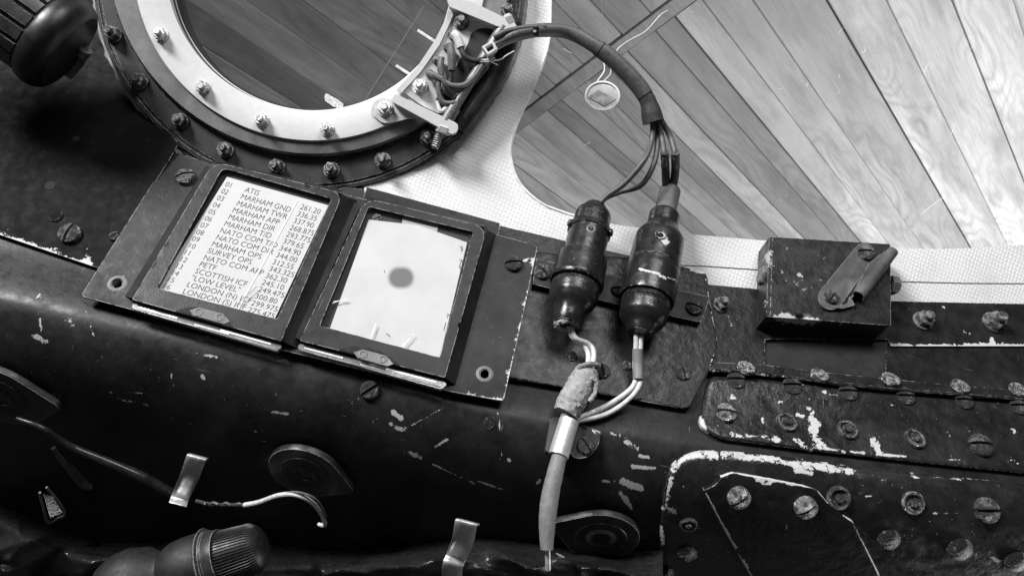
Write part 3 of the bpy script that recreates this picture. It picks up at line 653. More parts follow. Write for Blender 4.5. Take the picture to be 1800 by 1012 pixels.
for k in range(9):
    a = rnd()*6.28; L = 8+10*rnd(); W('frayed_thread', [(861, 108, 50), (861+L*.5*math.cos(a)+rnd()*4, 108+L*.4*math.sin(a), 54), (861+L*math.cos(a), 108+L*math.sin(a)*.7, 50)], .8, WIREW, tb, n=5)
W('frayed_thread', [(861, 108, 50), (880, 105, 52), (890, 98, 54), (904, 90, 52)], 1.2, WIREW, tb, n=5)

# ================================================================== KNOB top left
kn = thing('ribbed_knob', 'large black fluted knob with slotted metal end at the top left corner', 'knob', RING.P(60, 40, 60))
k0 = RING.P(-260, -180, 196); k1 = RING.P(124, 92, 92); Lk = (k1-k0).length/U
part('knob_body', lathe(k0, k1, [(0, 84), (Lk*.3, 86), (Lk*.855, 85), (Lk*.87, 80), (Lk*.88, 70)], 180, flute=lambda t, k, a: (-8 if (k % 10) in (0, 1) and t < Lk*.86 else 0)), paint('knob_paint', .05, .35, edge=.8, speck=.2, chip=False), kn)
part('knob_cap', lathe(k0, k1, [(Lk*.84, 70), (Lk*.86, 82), (Lk*.88, 90), (Lk*.92, 94), (Lk*.95, 93), (Lk*.985, 86), (Lk, 76), (Lk-3, 62), (Lk-4, 4)], 96), simple('knob_cap_rubber', .007, .4, 0, .5, 120, .5), kn)
kax = (k1-k0).normalized()
def kp(px, py, t):      # point on the end face
    p = Plane(k0+kax*(Lk+t)*U, kax); return p.P(px, py, 0)
part('end_plate', tube([kp(146, 92, 0), kp(138, 110, 0), kp(118, 136, 0)], [9, 9, 7], 10), STEELD, kn); part('end_stud', tube([kp(150, 86, 2), kp(144, 98, 2)], [12, 11], 14), STEEL, kn)

# ================================================================== MOUNTING PLATE AND CARD HOLDERS
mp = thing('mounting_plate', 'worn dark metal plate carrying both card holders', 'plate', MAIN.P(520, 480, 20))
HB = 24
def circ(cx, cy, r, n=16, ry=None): return [(cx+r*math.cos(2*math.pi*k/n), cy+(ry or r)*math.sin(2*math.pi*k/n)) for k in range(n)]
bpo = rcorn([(304, 266), (374, 289), (620, 345), (880, 414), (945, 432), (921, 545), (885, 704), (782, 686), (500, 616), (142, 520)], [6, 0, 0, 0, 6, 0, 6, 0, 0, 8])
part('base_plate', sheet(bpo, MAIN, HB, 4, 14, holes=[circ(206, 498, 9), circ(852, 657, 8)]), BLKP, mp, blobs=[(150, 519, 235, 543, 3, .9), (790, 690, 884, 704, 2.5, 1), (886, 700, 945, 434, 1.8, .75), (206, 498, 206, 498, 20, .62), (885, 452, 890, 458, 8, .8), (915, 448, 925, 456, 8, .7), (875, 495, 905, 500, 10, .6), (300, 272, 230, 395, 2, .6), (850, 560, 880, 600, 16, .42), (860, 590, 865, 580, 8, .6), (222, 478, 240, 500, 14, .5), (280, 470, 255, 500, 10, .5)])
part('spacer_plate', sheet([(645, 329), (879, 392), (873, 440), (620, 400)], MAIN, HB-4, 9, 14), FRP, mp, bevel=.8)
part('spacer_tab', sheet(rcorn([(584, 337), (606, 329), (641, 333), (640, 380), (570, 380)], [4, 10, 2, 0, 0]), MAIN, HB-8, 8, 10), BLKD, mp, blobs=[])
fast('slotbright', 327, 313, MAIN, 16.5, mp, HB, 22, zs=1.1)['label'] = 'bright slotted screw'
fast('slotdark', 903, 465, MAIN, 15.5, mp, HB, 8)
fast('rim', 206, 498, MAIN, 9.5, mp, HB); fast('rim', 852, 657, MAIN, 9, mp, HB)
def holder(lbl, outer, opening, rO, rI, paper, rail, bar, screws, notch):
    t = thing('card_holder', lbl, 'card holder', MAIN.P(*outer[0], HB), group='card holders on the mounting plate')
    HT = HB+22
    part('frame', sheet(rcorn(outer, rO), MAIN, HT, 5, 10, holes=[rcorn(opening, rI)]), FRP, t, bevel=2.4)
    # side walls: left, top and right, down to the plate
    o = rcorn(outer, rO); 
    for nm, a, b in rail:
        part(nm, grid(lambda u, v: MAIN.P(*(np.array(a[0])*(1-u)+np.array(a[1])*u), HT-2)*(1-v)+MAIN.P(*(np.array(b[0])*(1-u)+np.array(b[1])*u), HB+1)*v, 20, 3), FRP, t)
    lo = sheet(rcorn([tuple(np.array(p)*.985+np.mean(outer, axis=0)*.015) for p in outer], rO), MAIN, HB+10, 9, 14)
    part('tray', lo, BLKD, t, blobs=[])
    pp = part('cover_pane', sheet([tuple(np.array(p)*1.02-np.mean(opening, axis=0)*.02) for p in opening], MAIN, HT-5.5, 1.5, 30), PCLR, t)
    # clear plastic edge sticking out below
    (ax_, ay_), (bx_, by_), wd_ = bar
    part('plastic_edge', sheet(rcorn([(ax_, ay_), (bx_, by_), (bx_+6, by_+wd_*.35), (bx_-4, by_+wd_), (ax_-1, ay_+wd_*.8), (ax_-5, ay_+wd_*.3)], 4), MAIN, HB+12, 8, 9), EDGEP, t, bevel=1.5)
    q0 = np.array((ax_, ay_)); q1 = np.array((bx_, by_))
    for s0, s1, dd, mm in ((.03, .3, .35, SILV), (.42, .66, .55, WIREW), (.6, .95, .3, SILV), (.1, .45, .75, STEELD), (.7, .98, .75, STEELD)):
        c0_, c1_ = q0+(q1-q0)*s0, q0+(q1-q0)*s1; part('painted_glint_strip', quadstrip((c0_[0]-1, c0_[1]+wd_*dd), (c1_[0]-1, c1_[1]+wd_*dd), 2.6, MAIN, HB+12.8, 1), mm, t)  # pale and dark strips paint highlights along the clear plastic edge
    part('painted_notch_shade', sheet([tuple(p) for p in notch], MAIN, HT+.8, 2, 8), DARK, t)  # dark sheet on the frame paints the shade of a notch
    part('thumb_tab', sheet([(screws[0][0]-16, screws[0][1]-3), (screws[0][0], screws[0][1]-8), (screws[1][0]+6, screws[1][1]-6), (screws[1][0]+18, screws[1][1]+8), (screws[1][0]+8, screws[1][1]+12), (screws[0][0]-10, screws[0][1]+6)], MAIN, HT+2, 3, 8), EDGEP, t, bevel=1)
    for x, y in screws: fast('rim', x, y, MAIN, 4.6, t, HT+2.5); 
    return t
H1 = holder('left card holder with a printed list of numbered radio frequencies', [(376, 284), (603, 340), (494, 599), (232, 526)], [(391, 295), (583, 349), (488, 561), (276, 506)], [26, 22, 3, 3], [12, 5, 3, 3], None,
    [('side_rail', ((603, 345), (494, 598)), ((628, 352), (522, 612))), ('side_rail', ((371, 294), (232, 524)), ((362, 291), (220, 520))), ('end_wall', ((376, 284), (600, 338)), ((380, 282), (602, 334)))],
    ((236, 533), (490, 604), 13), [(349, 548), (386, 557)], rcorn([(308, 547), (326, 540), (346, 539), (372, 546), (396, 558), (411, 575)], [0, 6, 6, 6, 6, 0]))
H2 = holder('right card holder with a blank white card and one round stain', [(643, 348), (856, 400), (782, 663), (527, 598)], [(648, 363), (832, 407), (773, 628), (562, 572)], [26, 24, 3, 3], [5, 5, 3, 3], None,
    [('side_rail', ((856, 405), (782, 663)), ((872, 412), (800, 676))), ('side_rail', ((634, 360), (527, 596)), ((622, 356), (514, 592))), ('end_wall', ((643, 348), (850, 398)), ((646, 345), (852, 394)))],
    ((528, 604), (780, 670), 14), [(638, 622), (673, 631)], rcorn([(596, 615), (614, 608), (640, 609), (668, 617), (690, 629), (704, 643)], [0, 6, 6, 6, 6, 0]))
HC = HB+13
# printed card
c1 = [(399, 311), (577, 361), (482, 561), (275, 507)]
fc = thing('frequency_card', 'white card printed with numbered channel names and frequencies in the left holder', 'card', MAIN.P(430, 430, HC))
part('paper', sheet([(399, 311), (577, 361), (480, 566), (272, 511)], MAIN, HC, .8, 20), PAPER, fc)
part('paper_fold', quadstrip((523, 352), (418, 545), 2.0, MAIN, HC+.8, .6), simple('paper_edge', .7, .7), fc)
rows = [('01', 'ATIS', '261.20'), ('02', 'MARHAM GND', '336.35'), ('03', 'MARHAM TWR', '337.90'), ('04', 'MARHAM APP', '268.875'), ('05', 'MARHAM DIR', '293.775'), ('06', 'MARHAM T/D', '379.65'), ('07', 'NATO COM T/D', '344.90'), ('08', 'NATO COM DIR', '344.00'), ('09', 'MARHAM OPS', '312.55'), ('10', 'SURVEY OPS', '343.325'), ('11', 'NATO COM APP', '362.30'), ('12', 'PETF', '245.10'), ('13', 'SCOTTISH ICF', '249.475'), ('14', '"LOW LEVEL"', '300.80'), ('15', 'LONDON (N) ICF', '299.975'), ('16', 'LONDON (S) ICF', '275.475')]
tm = MB(); v0 = .055; dv = .0605
for i, rw_ in enumerate(rows):
    for (s, u0, sz) in ((rw_[0], .025+.005*(i > 4), .95), (rw_[1], .215-.012*(i/15) if s_ else 0, 1) if (s_ := True) else None, (rw_[2], .765, 1)):
        vs, fs = textmesh(s, 1, -.009)
        sc_u = .072; sc_v = .064
        wtx = max(v[0] for v in vs)*sc_u
        lim = .555 if s == rw_[1] else .225
        if wtx > lim: sc_u *= lim/wtx
        tm.add([MAIN.P(*bil(c1, u0+x*sc_u*sz, v0+i*dv+.012*(s == rw_[2])-(y-.35)*sc_v*sz), HC+.35) for x, y in vs], fs)
part('printed_lettering', tm, INK, fc)
bc = thing('blank_card', 'blank white card with one round grey stain in the right holder', 'card', MAIN.P(700, 500, HC))
part('paper', sheet([(648, 386), (735, 396), (821, 426), (772, 634), (576, 588)], MAIN, HC, .8, 5), PAPER2, bc, blobs=[(701, 488, 709, 488, 21, 1)])
for x, y, dx, dy in [(808, 432, 6, 8), (813, 432, -2, 10), (807, 455, 7, 6), (812, 456, -5, 14), (809, 468, 0, 6), (786, 551, 5, 3), (788, 552, -2, 6), (784, 566, -4, 14), (679, 586, 5, 3), (683, 589, 3, 3), (675, 475, 2, 4)]:
    part('scuff_mark', quadstrip((x, y), (x+dx, y+dy), 1.1, MAIN, HC+.5, .3), INK, bc)
SCR = simple('scratch_in_perspex', .75, .5)
for a, b in (((661, 568), (651, 598)), ((728, 586), (706, 612)), ((586, 530), (612, 526))): part('cover_scratch', merge(quadstrip(a, b, 1.2, MAIN, HB+19, .4), quadstrip((a[0]-2, a[1]+3), (b[0]-3, b[1]-2), .7, MAIN, HB+19, .4)), SCR, H2)
part('cover_scratch', quadstrip((452, 503), (418, 533), 1.4, MAIN, HB+19, .4), simple('dark_scratch', .2, .5), H1)
part('index_tab', sheet([(708, 381), (771, 395), (767, 412), (706, 397)], MAIN, HC-1, .8, 12), GREYCARD, bc, label='grey tab behind the top of the card')
fast('slotbright', 663, 384, MAIN, 8.5, mp, HB+10, 30, zs=.5)

# ================================================================== CONNECTOR PLATE
cp = thing('connector_plate', 'black mounting plate with cut corners behind the two cable connectors', 'plate', MAIN.P(1080, 600, 8))
cpo = rcorn([(890, 440), (1150, 455), (1204, 470), (1243, 478), (1246, 522), (1262, 606), (1253, 638), (1211, 719), (1117, 703), (870, 659)], [0, 0, 0, 14, 0, 14, 6, 12, 0, 0])
HCP = 9
part('plate', sheet(cpo, MAIN, HCP, 4, 12, bevel=(3, 1)), BLK, cp, blobs=[(895, 665, 960, 678, 1.6, .9), (1120, 703, 1205, 719, 1.6, .9), (1240, 490, 1262, 600, 3, .75), (1210, 473, 1243, 480, 4, .7), (1255, 620, 1245, 650, 4, .6), (1070, 580, 1080, 590, 12, .5), (1000, 620, 1015, 630, 8, .55), (960, 630, 975, 640, 6, .5), (1190, 480, 1240, 500, 14, .4)])
part('clamp_bar', sheet(rcorn([(943, 454), (979, 463), (1248, 522), (1232, 566), (1100, 538), (936, 499)], 2), MAIN, HCP+13, 9, 12), BLKP, cp, bevel=1, blobs=[])
for x, y, r, a in [(953, 479, 15, -52), (1086, 510, 13, 8), (1219, 541, 15, -18)]: fast('slot' if x < 1000 else 'slotdark', x, y, MAIN, r, cp, HCP+13, a)
for x, y, r, k in [(1005, 626, 10, 'dome'), (1058, 653, 14, 'slotdark'), (1102, 642, 9, 'slot'), (1200, 656, 13, 'slot')]: fast(k, x, y, MAIN, r, cp, HCP, 100, zs=.8)

HX = HCP+13+40
def context(name, s1, t_ang, prof, p0, p1, size, depth=.8, flip=False, at=0):
    """raised lettering wrapped on a turned body; at = distance along the axis"""
    axd = (p1-p0).normalized(); view = (CAM-p0); view = (view-axd*view.dot(axd)).normalized(); sd = axd.cross(view)   # sd points sideways
    if topx(p0+sd*.01)[0] < topx(p0)[0]: sd = -sd
    vs, fs = textmesh(s1, size, 0, 0, 1.05); K = kf((p0+p1)/2); wmid = max(v[0] for v in vs)/2; ts = [q[0] for q in prof]; rs = [q[1] for q in prof]
    def mp_(x, y, e):
        if flip: x, y = -(x-wmid)+wmid, -y
        t = at-y; r = (np.interp(t, ts, rs))*K+e; a = (x-wmid)/np.interp(t, ts, rs)+t_ang
        return p0+axd*t*U+(view*math.cos(a)+sd*math.sin(a))*r*U
    mb = MB(); n = len(vs); mb.add([mp_(x, y, depth) for x, y in vs], fs); return mb
EMB = simple('raised_lettering_paint', .07, .35, 0, .4, 500, .3)
def profsub(prof, st=3):
    out = []
    for (a, r), (b, s) in zip(prof, prof[1:]):
        n = max(1, int(abs(b-a)/st)); out += [(a+(b-a)*k/n, r+(s-r)*k/n) for k in range(n)]
    return out+[prof[-1]]
k1_ = thing('cable_connector', 'left black round cable connector with a small hole in its collar', 'connector', MAIN.P(1022, 470, HX), group='cable connectors on the clamp bar')
a0, a1 = MAIN.P(1047, 362, HX), MAIN.P(995, 572, HX-4); La = (a1-a0).length/U; g = La/214*1.0
def sc(p): return [(t*g, r) for t, r in p]
pU = sc([(0, 8), (0, 18), (3, 21), (10, 22), (12, 26), (15, 31), (20, 33), (46, 34)])
pC = sc([(44, 34), (44.5, 38), (54, 39.5), (55, 37), (98, 37), (99, 34)])
pB = sc([(98, 36), (99, 41), (101, 44), (112, 45), (128, 46), (143, 47.5), (146, 46), (148, 38)])
pL = sc([(147, 36), (150, 42), (156, 43), (170, 42), (180, 37), (187, 30), (194, 27), (206, 25), (213, 22), (213, 8)])
part('cap', lathe(a0, a1, profsub(pU), 64), BAKE, k1_, blobs=[])
part('collar', lathe(a0, a1, profsub(pC), 64), BAKE, k1_, blobs=[(1015, 453, 1050, 462, 1.6, .7), (1070, 430, 1074, 436, 4, .9)])
part('barrel', lathe(a0, a1, profsub(pB), 64), BAKE, k1_, blobs=[(1005, 454, 1050, 464, 1.5, .8), (1068, 474, 1072, 478, 3, .8)])
part('tail_shell', lathe(a0, a1, profsub(pL), 64), BAKE, k1_, blobs=[])
part('ref_lettering', context('', 'REF-Nº', 0.0, pU, a0, a1, 11, at=33*g), EMB, k1_); part('ref_lettering', context('', '5C/956', 0.0, pU, a0, a1, 11, at=43*g), EMB, k1_)
part('ref_lettering', context('', 'REF-Nº', .05, pL, a0, a1, 9.5, at=162*g), EMB, k1_); part('ref_lettering', context('', '5C/957', .05, pL, a0, a1, 9.5, at=172*g), EMB, k1_)
def onl(p0, p1, t, r, ang):
    axd = (p1-p0).normalized(); view = (CAM-p0); view = (view-axd*view.dot(axd)).normalized(); sd = axd.cross(view)
    if topx(p0+sd*.01)[0] < topx(p0)[0]: sd = -sd
    nn = view*math.cos(ang)+sd*math.sin(ang); r = r*kf((p0+p1)/2); return p0+axd*t*U+nn*r*U, nn
class Pt:
    def __init__(s, p): s.p = p
    def P(s, *a): return s.p
p_, n_ = onl(a0, a1, 66*g, 36.8, .05); fast('rim', 0, 0, Pt(p_), 5, k1_, N=n_); fast('hole', 0, 0, Pt(p_), 5.2, k1_, N=n_)
for an in (-1.25, 1.25):
    p_, n_ = onl(a0, a1, 50*g, 38, an); part('bayonet_lug', lathe(p_-n_*6*U, p_+n_*5*U, [(0, 7), (9, 7), (11, 5)], 14), BAKE, k1_, blobs=[])
part('frayed_grommet', tube([a1+(a0-a1).normalized()*2*U+(X_w*math.cos(t)+M@Vector((0, .5, .8))*math.sin(t))*15*U for t in np.linspace(0, 6.28, 14)], 5, 10, 3, wob=.25), WRAP, k1_)

k2_ = thing('cable_connector', 'right black round cable connector with chipped pale patches and ring mark', 'connector', MAIN.P(1150, 480, HX), group='cable connectors on the clamp bar')
b0, b1 = MAIN.P(1178, 333, HX), MAIN.P(1124, 587, HX-4); Lb = (b1-b0).length/U; g2 = Lb/261
sc2 = lambda p: [(t*g2, r) for t, r in p]
qS = sc2([(0, 10), (0, 18), (3, 20), (30, 19.5), (52, 20)])
qC = sc2([(50, 20), (50, 26), (53, 28), (74, 28), (80, 30), (90, 39), (97, 43), (106, 44), (148, 45), (149, 42)])
qB = sc2([(149, 42), (150, 46), (158, 46.5), (160, 47), (200, 47), (206, 46), (207, 38)])
qL = sc2([(206, 36), (208, 41), (213, 42), (216, 40), (219, 41), (234, 40), (243, 34), (249, 26), (256, 23), (261, 20), (261, 8)])
part('rubber_sleeve', lathe(b0, b1, profsub(qS), 48, wob=.12), simple('grey_rubber', .10, .5, 0, .3, 250, .6), k2_)
part('cap', lathe(b0, b1, profsub(qC), 72), BAKE, k2_, blobs=[(1164, 414, 1170, 425, 9, 1), (1158, 432, 1172, 430, 6, .7), (1158, 460, 1164, 466, 12, 1), (1150, 468, 1164, 470, 6, .9)])
part('barrel', lathe(b0, b1, profsub(qB), 72), BAKE, k2_, blobs=[(1122, 472, 1158, 481, 3.6, 1), (1160, 483, 1190, 493, 1.6, .9), (1160, 486, 1172, 490, 3, .8)])
part('tail_shell', lathe(b0, b1, profsub(qL), 72), BAKE, k2_, blobs=[(1138, 532, 1144, 534, 6, .9)])
p_, n_ = onl(b0, b1, 118*g2, 44.6, .0); fast('ringlight', 0, 0, Pt(p_), 10, k2_, N=n_, zs=.5); fast('dome', 0, 0, Pt(p_), 5.5, k2_, N=n_, zs=.5)
part('ref_lettering', context('', '5C/1655', -.05, qL, b0, b1, 10.5, flip=True, at=219*g2), EMB, k2_); part('ref_lettering', context('', 'REF Nº', -.05, qL, b0, b1, 10.5, flip=True, at=229*g2), EMB, k2_)
part('ref_lettering', context('', 'AL  SSI', 0, qC, b0, b1, 12, at=98*g2), EMB, k2_)

# ---- harness from the bracket to the connectors
hn = thing('cable_harness', 'black sleeved cable arching from the bracket and splitting into four wires above the connectors', 'cable', GLASS.P(1055, 100, 60))
HP = [(RING, 880, 74, 52), (RING, 905, 62, 56), (RING, 945, 54, 56), (GLASS, 1000, 57, 80), (GLASS, 1056, 88, 86), (GLASS, 1102, 128, 84), (GLASS, 1136, 172, 80), (GLASS, 1150, 220, 74)]
hp = [f.P(x, y, h) for f, x, y, h in HP]; hc = [Vector(p) for p in cat([tuple(p) for p in hp], 10)]
def seg(a, b): return hc[int(a*10):int(b*10)+1]
part('bundle_wire', tube([RING.P(872, 78, 54)]+seg(.2, 2)[::4], [5, 8, 9.5, 10], 14, 3), SLV, hn)
part('bundle_wire', tube([RING.P(868, 66, 58), RING.P(893, 55, 60), RING.P(925, 49, 62), RING.P(960, 47, 62)], 5, 12, 5), SLV, hn)
part('bundle_wire', tube([RING.P(870, 86, 50), RING.P(893, 74, 50), RING.P(920, 66, 50), RING.P(950, 60, 52)], 4.5, 12, 5), WIREG, hn)
part('sleeve', tube(seg(2, 4)[::2], [11.5, 12.5, 13], 22, 3), SLV, hn); part('sleeve', tube(seg(3.95, 6)[::2], [14.5, 15, 15], 22, 3), SLV, hn); part('sleeve', tube(seg(5.97, 7)[::2], [14, 15, 18, 19], 22, 3), RUB, hn)
for a in (4.0, 5.98):
    p = hc[int(a*10)]; d = (hc[int(a*10)+1]-p).normalized(); part('sleeve_joint', lathe(p-d*1*U, p+d*1.2*U, [(0, 14.8), (2.2, 14.8)], 28), DARK, hn)
def wires(name, pts, r, m, n=12): return part(name, tube([f.P(x, y, h) for f, x, y, h in pts], r, n, 10), m, hn)
wires('wire', [(GLASS, 1148, 210, 76), (GLASS, 1146, 245, 74), (MAIN, 1132, 282, 130), (MAIN, 1098, 322, 100), (MAIN, 1068, 344, 78), (MAIN, 1046, 366, HX)], 5.2, SLV)
wires('wire', [(GLASS, 1154, 212, 70), (GLASS, 1156, 250, 68), (MAIN, 1148, 292, 118), (MAIN, 1126, 326, 92), (MAIN, 1088, 338, 74), (MAIN, 1062, 350, 66), (MAIN, 1054, 366, HX)], 5.0, SLV)
wires('wire', [(GLASS, 1156, 210, 78), (GLASS, 1163, 240, 74), (MAIN, 1168, 275, 130), (MAIN, 1169, 305, 90), (MAIN, 1171, 338, HX)], 5.0, SLV)
wires('wire', [(GLASS, 1160, 208, 78), (GLASS, 1178, 240, 74), (MAIN, 1187, 275, 130), (MAIN, 1186, 305, 92), (MAIN, 1181, 338, HX)], 5.4, SLV)
wires('wire_sleeve', [(MAIN, 1168, 268, 136), (MAIN, 1170, 300, 98), (MAIN, 1171, 336, HX+2)], 7.2, RUB); wires('wire_sleeve', [(MAIN, 1187, 268, 136), (MAIN, 1187, 300, 98), (MAIN, 1182, 336, HX+2)], 7.6, SLV)

# ---- lower white wires, wrapped sleeve and clip
lw = thing('lower_cable', 'pale twin wires joining into a wrapped grey cable below the connectors', 'cable', MAIN.P(1010, 680, 30))
def lwp(name, pts, r, m, **k): 
    return part(name, tube([MAIN.P(x, y, h) for x, y, h in pts], r, k.pop('n', 12), 8, **k), m, lw)
lwp('white_wire', [(999, 572, HX-10), (1006, 592, HX-16), (1024, 606, 36), (1034, 622, 34), (1032, 655, 34)], 4.6, WIREW)
lwp('white_wire', [(1003, 574, HX-8), (1012, 594, HX-14), (1034, 604, 38), (1044, 620, 36), (1040, 655, 34)], 4.6, WIREW)
lwp('white_wire', [(1118, 582, HX-8), (1118, 605, HX-14), (1116, 640, 34), (1116, 672, 28), (1096, 694, 24), (1060, 716, 22), (1012, 736, 24)], 4.6, WIREW)
lwp('white_wire', [(1128, 582, HX-8), (1126, 605, HX-14), (1124, 640, 34), (1124, 676, 28), (1102, 704, 20), (1064, 728, 18), (1012, 740, 20)], 4.6, WIREW)
lwp('grey_sleeve', [(1121, 613, 44), (1121, 640, 34), (1122, 667, 30)], 9.5, GSLV, n=18)
lwp('tie_wrap', [(1016, 646, 46), (1034, 640, 54), (1052, 642, 46), (1044, 650, 40), (1020, 652, 40)], 4.5, GSLV, wob=.1)
lwp('wrapped_sleeve', [(1034, 650, 34), (1024, 672, 32), (1008, 700, 30), (994, 727, 26)], [20, 25, 24, 25, 22], WRAP, n=30, wob=.05)
lwp('wrap_lip', [(1040, 664, 58), (1048, 672, 54), (1046, 690, 46), (1036, 706, 42)], 4, WRAP, wob=.15)
lwp('cable_core', [(1000, 722, 24), (994, 742, 24), (990, 800, 20)], 11, GSLV, n=16)
lw2 = [(986, 790, 22), (976, 830, 18), (967, 872, 10), (962, 915, 0), (961, 965, -14)]
lwp('cable_sleeve', lw2, [13, 14.5, 15.5, 16, 14.5, 11], GSLV, n=22, wob=.012)
lwp('cable_tip', [(962, 950, -14), (963, 985, -30), (963, 1000, -40)], 5, SILV)
pc = thing('cable_clip', 'bright metal sleeve clip with screwed tab holding the grey cable', 'clip', BODY.P(1000, 770, 6))
part('clip_band', lathe(MAIN.P(1001, 738, 24), MAIN.P(983, 796, 20), [(0, 16), (1, 18), (60, 18), (61, 16)], 32, cap=False), SILV, pc)
part('rubber_liner', sheet(rcorn([(968, 733), (990, 733), (986, 800), (958, 792)], 5), MAIN, 12, 14, 10), RUB, pc, bevel=2)
part('tab', sheet(rcorn([(1012, 742), (1056, 758), (1052, 782), (1036, 803), (1010, 806), (1000, 790)], [4, 3, 8, 14, 10, 2]), MAIN, 12, 5, 9), BLKP, pc, blobs=[(1040, 755, 1056, 760, 4, .9), (1050, 765, 1052, 782, 3, .6)], bevel=.8)
fast('slotdark', 1029, 784, MAIN, 15.5, pc, 12, -58)

# ================================================================== BOX WITH LEVER
bx = thing('latch_box', 'black rectangular box with a screwed lever plate standing on the window frame', 'box', MAIN.P(1450, 590, 0))
HBX = 46
fq = [(1352, 416), (1565, 429), (1566, 572), (1347, 556)]
part('body', sheet(rcorn(fq, 2), MAIN, HBX, HBX+2, 14), paint('box_paint', .015, .3, spec=.4, lump=.8, edge=.9, speck=.8, bare=.4, dust=1.), bx, blobs=[(1375, 480, 1410, 505, 22, .55), (1440, 490, 1450, 500, 14, .55), (1410, 555, 1440, 560, 6, .8), (1380, 470, 1400, 475, 10, .5), (1407, 470, 1412, 480, 8, .7), (1352, 452, 1362, 452, 5, .8), (1350, 420, 1348, 580, 3, .55), (1440, 452, 1452, 452, 4, .7), (1355, 540, 1380, 550, 8, .6), (1400, 430, 1430, 435, 8, .5), (1350, 425, 1352, 550, 2.5, .8), (1352, 556, 1440, 563, 3, .9), (1470, 566, 1540, 572, 2.5, .8), (1380, 440, 1385, 445, 5, .8), (1425, 500, 1432, 530, 7, .6)], bevel=1)
lx = MAIN.P(1345, 490, 30)
part('lid_seam', quadstrip((1358, 419), (1354, 555), 1.2, MAIN, HBX+.6, .8), BLKD, bx, blobs=[])
for x, y, d in ((1347, 486, -1), (1563, 500, 1)):
    p = MAIN.P(x, y, 26); q = p+Vector((d*.02, 0, 0)); part('side_bolt', lathe(p, q, [(0, 18), (10, 18), (13, 15)] if d < 0 else [(0, 17), (13, 17), (16, 14)], 6), STEELD, bx, 20)
lv = thing('lever_plate', 'worn rounded lever plate with curled metal tab screwed on the box', 'lever', MAIN.P(1490, 490, HBX+2))
def capsule(a, b, ra, rb, n=12):
    t = math.atan2(b[1]-a[1], b[0]-a[0]); o = [(b[0]+rb*math.cos(t+s), b[1]+rb*math.sin(t+s)) for s in np.linspace(-math.pi/2, math.pi/2, n)]
    return o+[(a[0]+ra*math.cos(t+s), a[1]+ra*math.sin(t+s)) for s in np.linspace(math.pi/2, 3*math.pi/2, n)]
LVM = paint('lever_paint', .07, .45, edge=.9, speck=1., bare=.4, dust=1.5, chip=False)
part('plate', sheet(capsule((1461, 522), (1519, 446), 22, 19), MAIN, HBX+6, 5, 9), LVM, lv, bevel=1)
part('foot', sheet(rcorn([(1462, 540), (1490, 534), (1494, 520), (1503, 536), (1480, 542)], 3), MAIN, HBX+8, 4, 6), LVM, lv)
def tabfn(u, v):
    a = MAIN.P(1558, 442, HBX+8); b = MAIN.P(1497, 520, HBX+8); ax_ = (b-a).normalized(); s = Vector((0, 0, 1)).cross(ax_); s = s if topx(a+s*.01)[0] > topx(a)[0] else -s
    an = -1.9+3.6*v; r = 8+1.5*u; return a.lerp(b, u)+(s*(math.sin(an)*r+8)+Vector((0, 0, 1))*(math.cos(an)*r+8))*U
tabm = grid(tabfn, 16, 14); to = part('curled_tab', tabm, LVM, lv, 60); so = to.modifiers.new('s', 'SOLIDIFY'); so.thickness = 2.2*U
part('web', sheet([(1505, 505), (1528, 462), (1556, 440), (1560, 452), (1520, 500), (1498, 522)], MAIN, HBX+12, 8, 8), LVM, lv)
fast('slot', 1521, 446, MAIN, 15, lv, HBX+6, -2); fast('slot', 1460, 523, MAIN, 13, lv, HBX+6, 55)

# ================================================================== RIVETED PANELS, bottom right
SP = Surf(MAIN, lambda x, y: bodyh(x, y))
stp = thing('riveted_strip', 'long black strip plate with chipped paint and a row of collar rivets', 'plate', BODY.P(1500, 740, 8))
so_ = rcorn([(1246, 660), (1334, 664), (1396, 670), (1481, 681), (1591, 692), (1775, 706), (1880, 712), (1880, 842), (1800, 833), (1591, 811), (1407, 791), (1262, 772), (1226, 748)], [16, 0, 0, 0, 0, 0, 0, 0, 0, 0, 0, 16, 14])
part('strip', sheet(so_, BODY, 12, 16, 6, bevel=(9, 8)), LOWP, stp, blobs=[(1229, 735, 1240, 760, 9.9, 0.84), (1285, 762, 1340, 768, 6.6, 0.84), (1345, 768, 1368, 774, 7.7, 0.84), (1340, 734, 1343, 744, 4.8, 0.84), (1402, 728, 1412, 732, 6.4, 0.84), (1420, 715, 1432, 725, 4.8, 0.84), (1425, 735, 1440, 748, 9.9, 0.84), (1428, 752, 1440, 780, 16.5, 0.84), (1398, 772, 1425, 790, 9.9, 0.84), (1430, 786, 1520, 796, 4.0, 0.84), (1470, 790, 1490, 796, 4.8, 0.84), (1535, 775, 1543, 795, 11.0, 0.84), (1540, 798, 1595, 802, 3.2, 0.84), (1640, 805, 1740, 812, 1.8, 0.8), (1286, 697, 1290, 700, 7.7, 0.84), (1368, 704, 1374, 708, 4.8, 0.84), (1420, 694, 1424, 697, 4.8, 0.84), (1448, 688, 1470, 694, 4.8, 0.8), (1564, 713, 1570, 714, 4.8, 0.84), (1780, 755, 1785, 758, 5.6, 0.84), (1665, 760, 1670, 764, 4.0, 0.8), (1775, 805, 1790, 815, 4.8, 0.8), (1585, 731, 1588, 733, 3.2, 0.84), (1640, 730, 1645, 735, 4.0, 0.8), (1540, 742, 1545, 746, 4.0, 0.7)])
fast('slotbright', 1276, 727, BODY, 18, stp, 12, -5)
for x, y, k in [(1382, 743, 'ring'), (1489, 756, 'ring'), (1607, 772, 'ring')]:
    fast(k, x, y, BODY, 19, stp, 12, zs=1.0); fast('ringlight', x, y, BODY, 16.5, stp, 13)
fast('slot', 1722, 784, BODY, 21, stp, 12, -4)
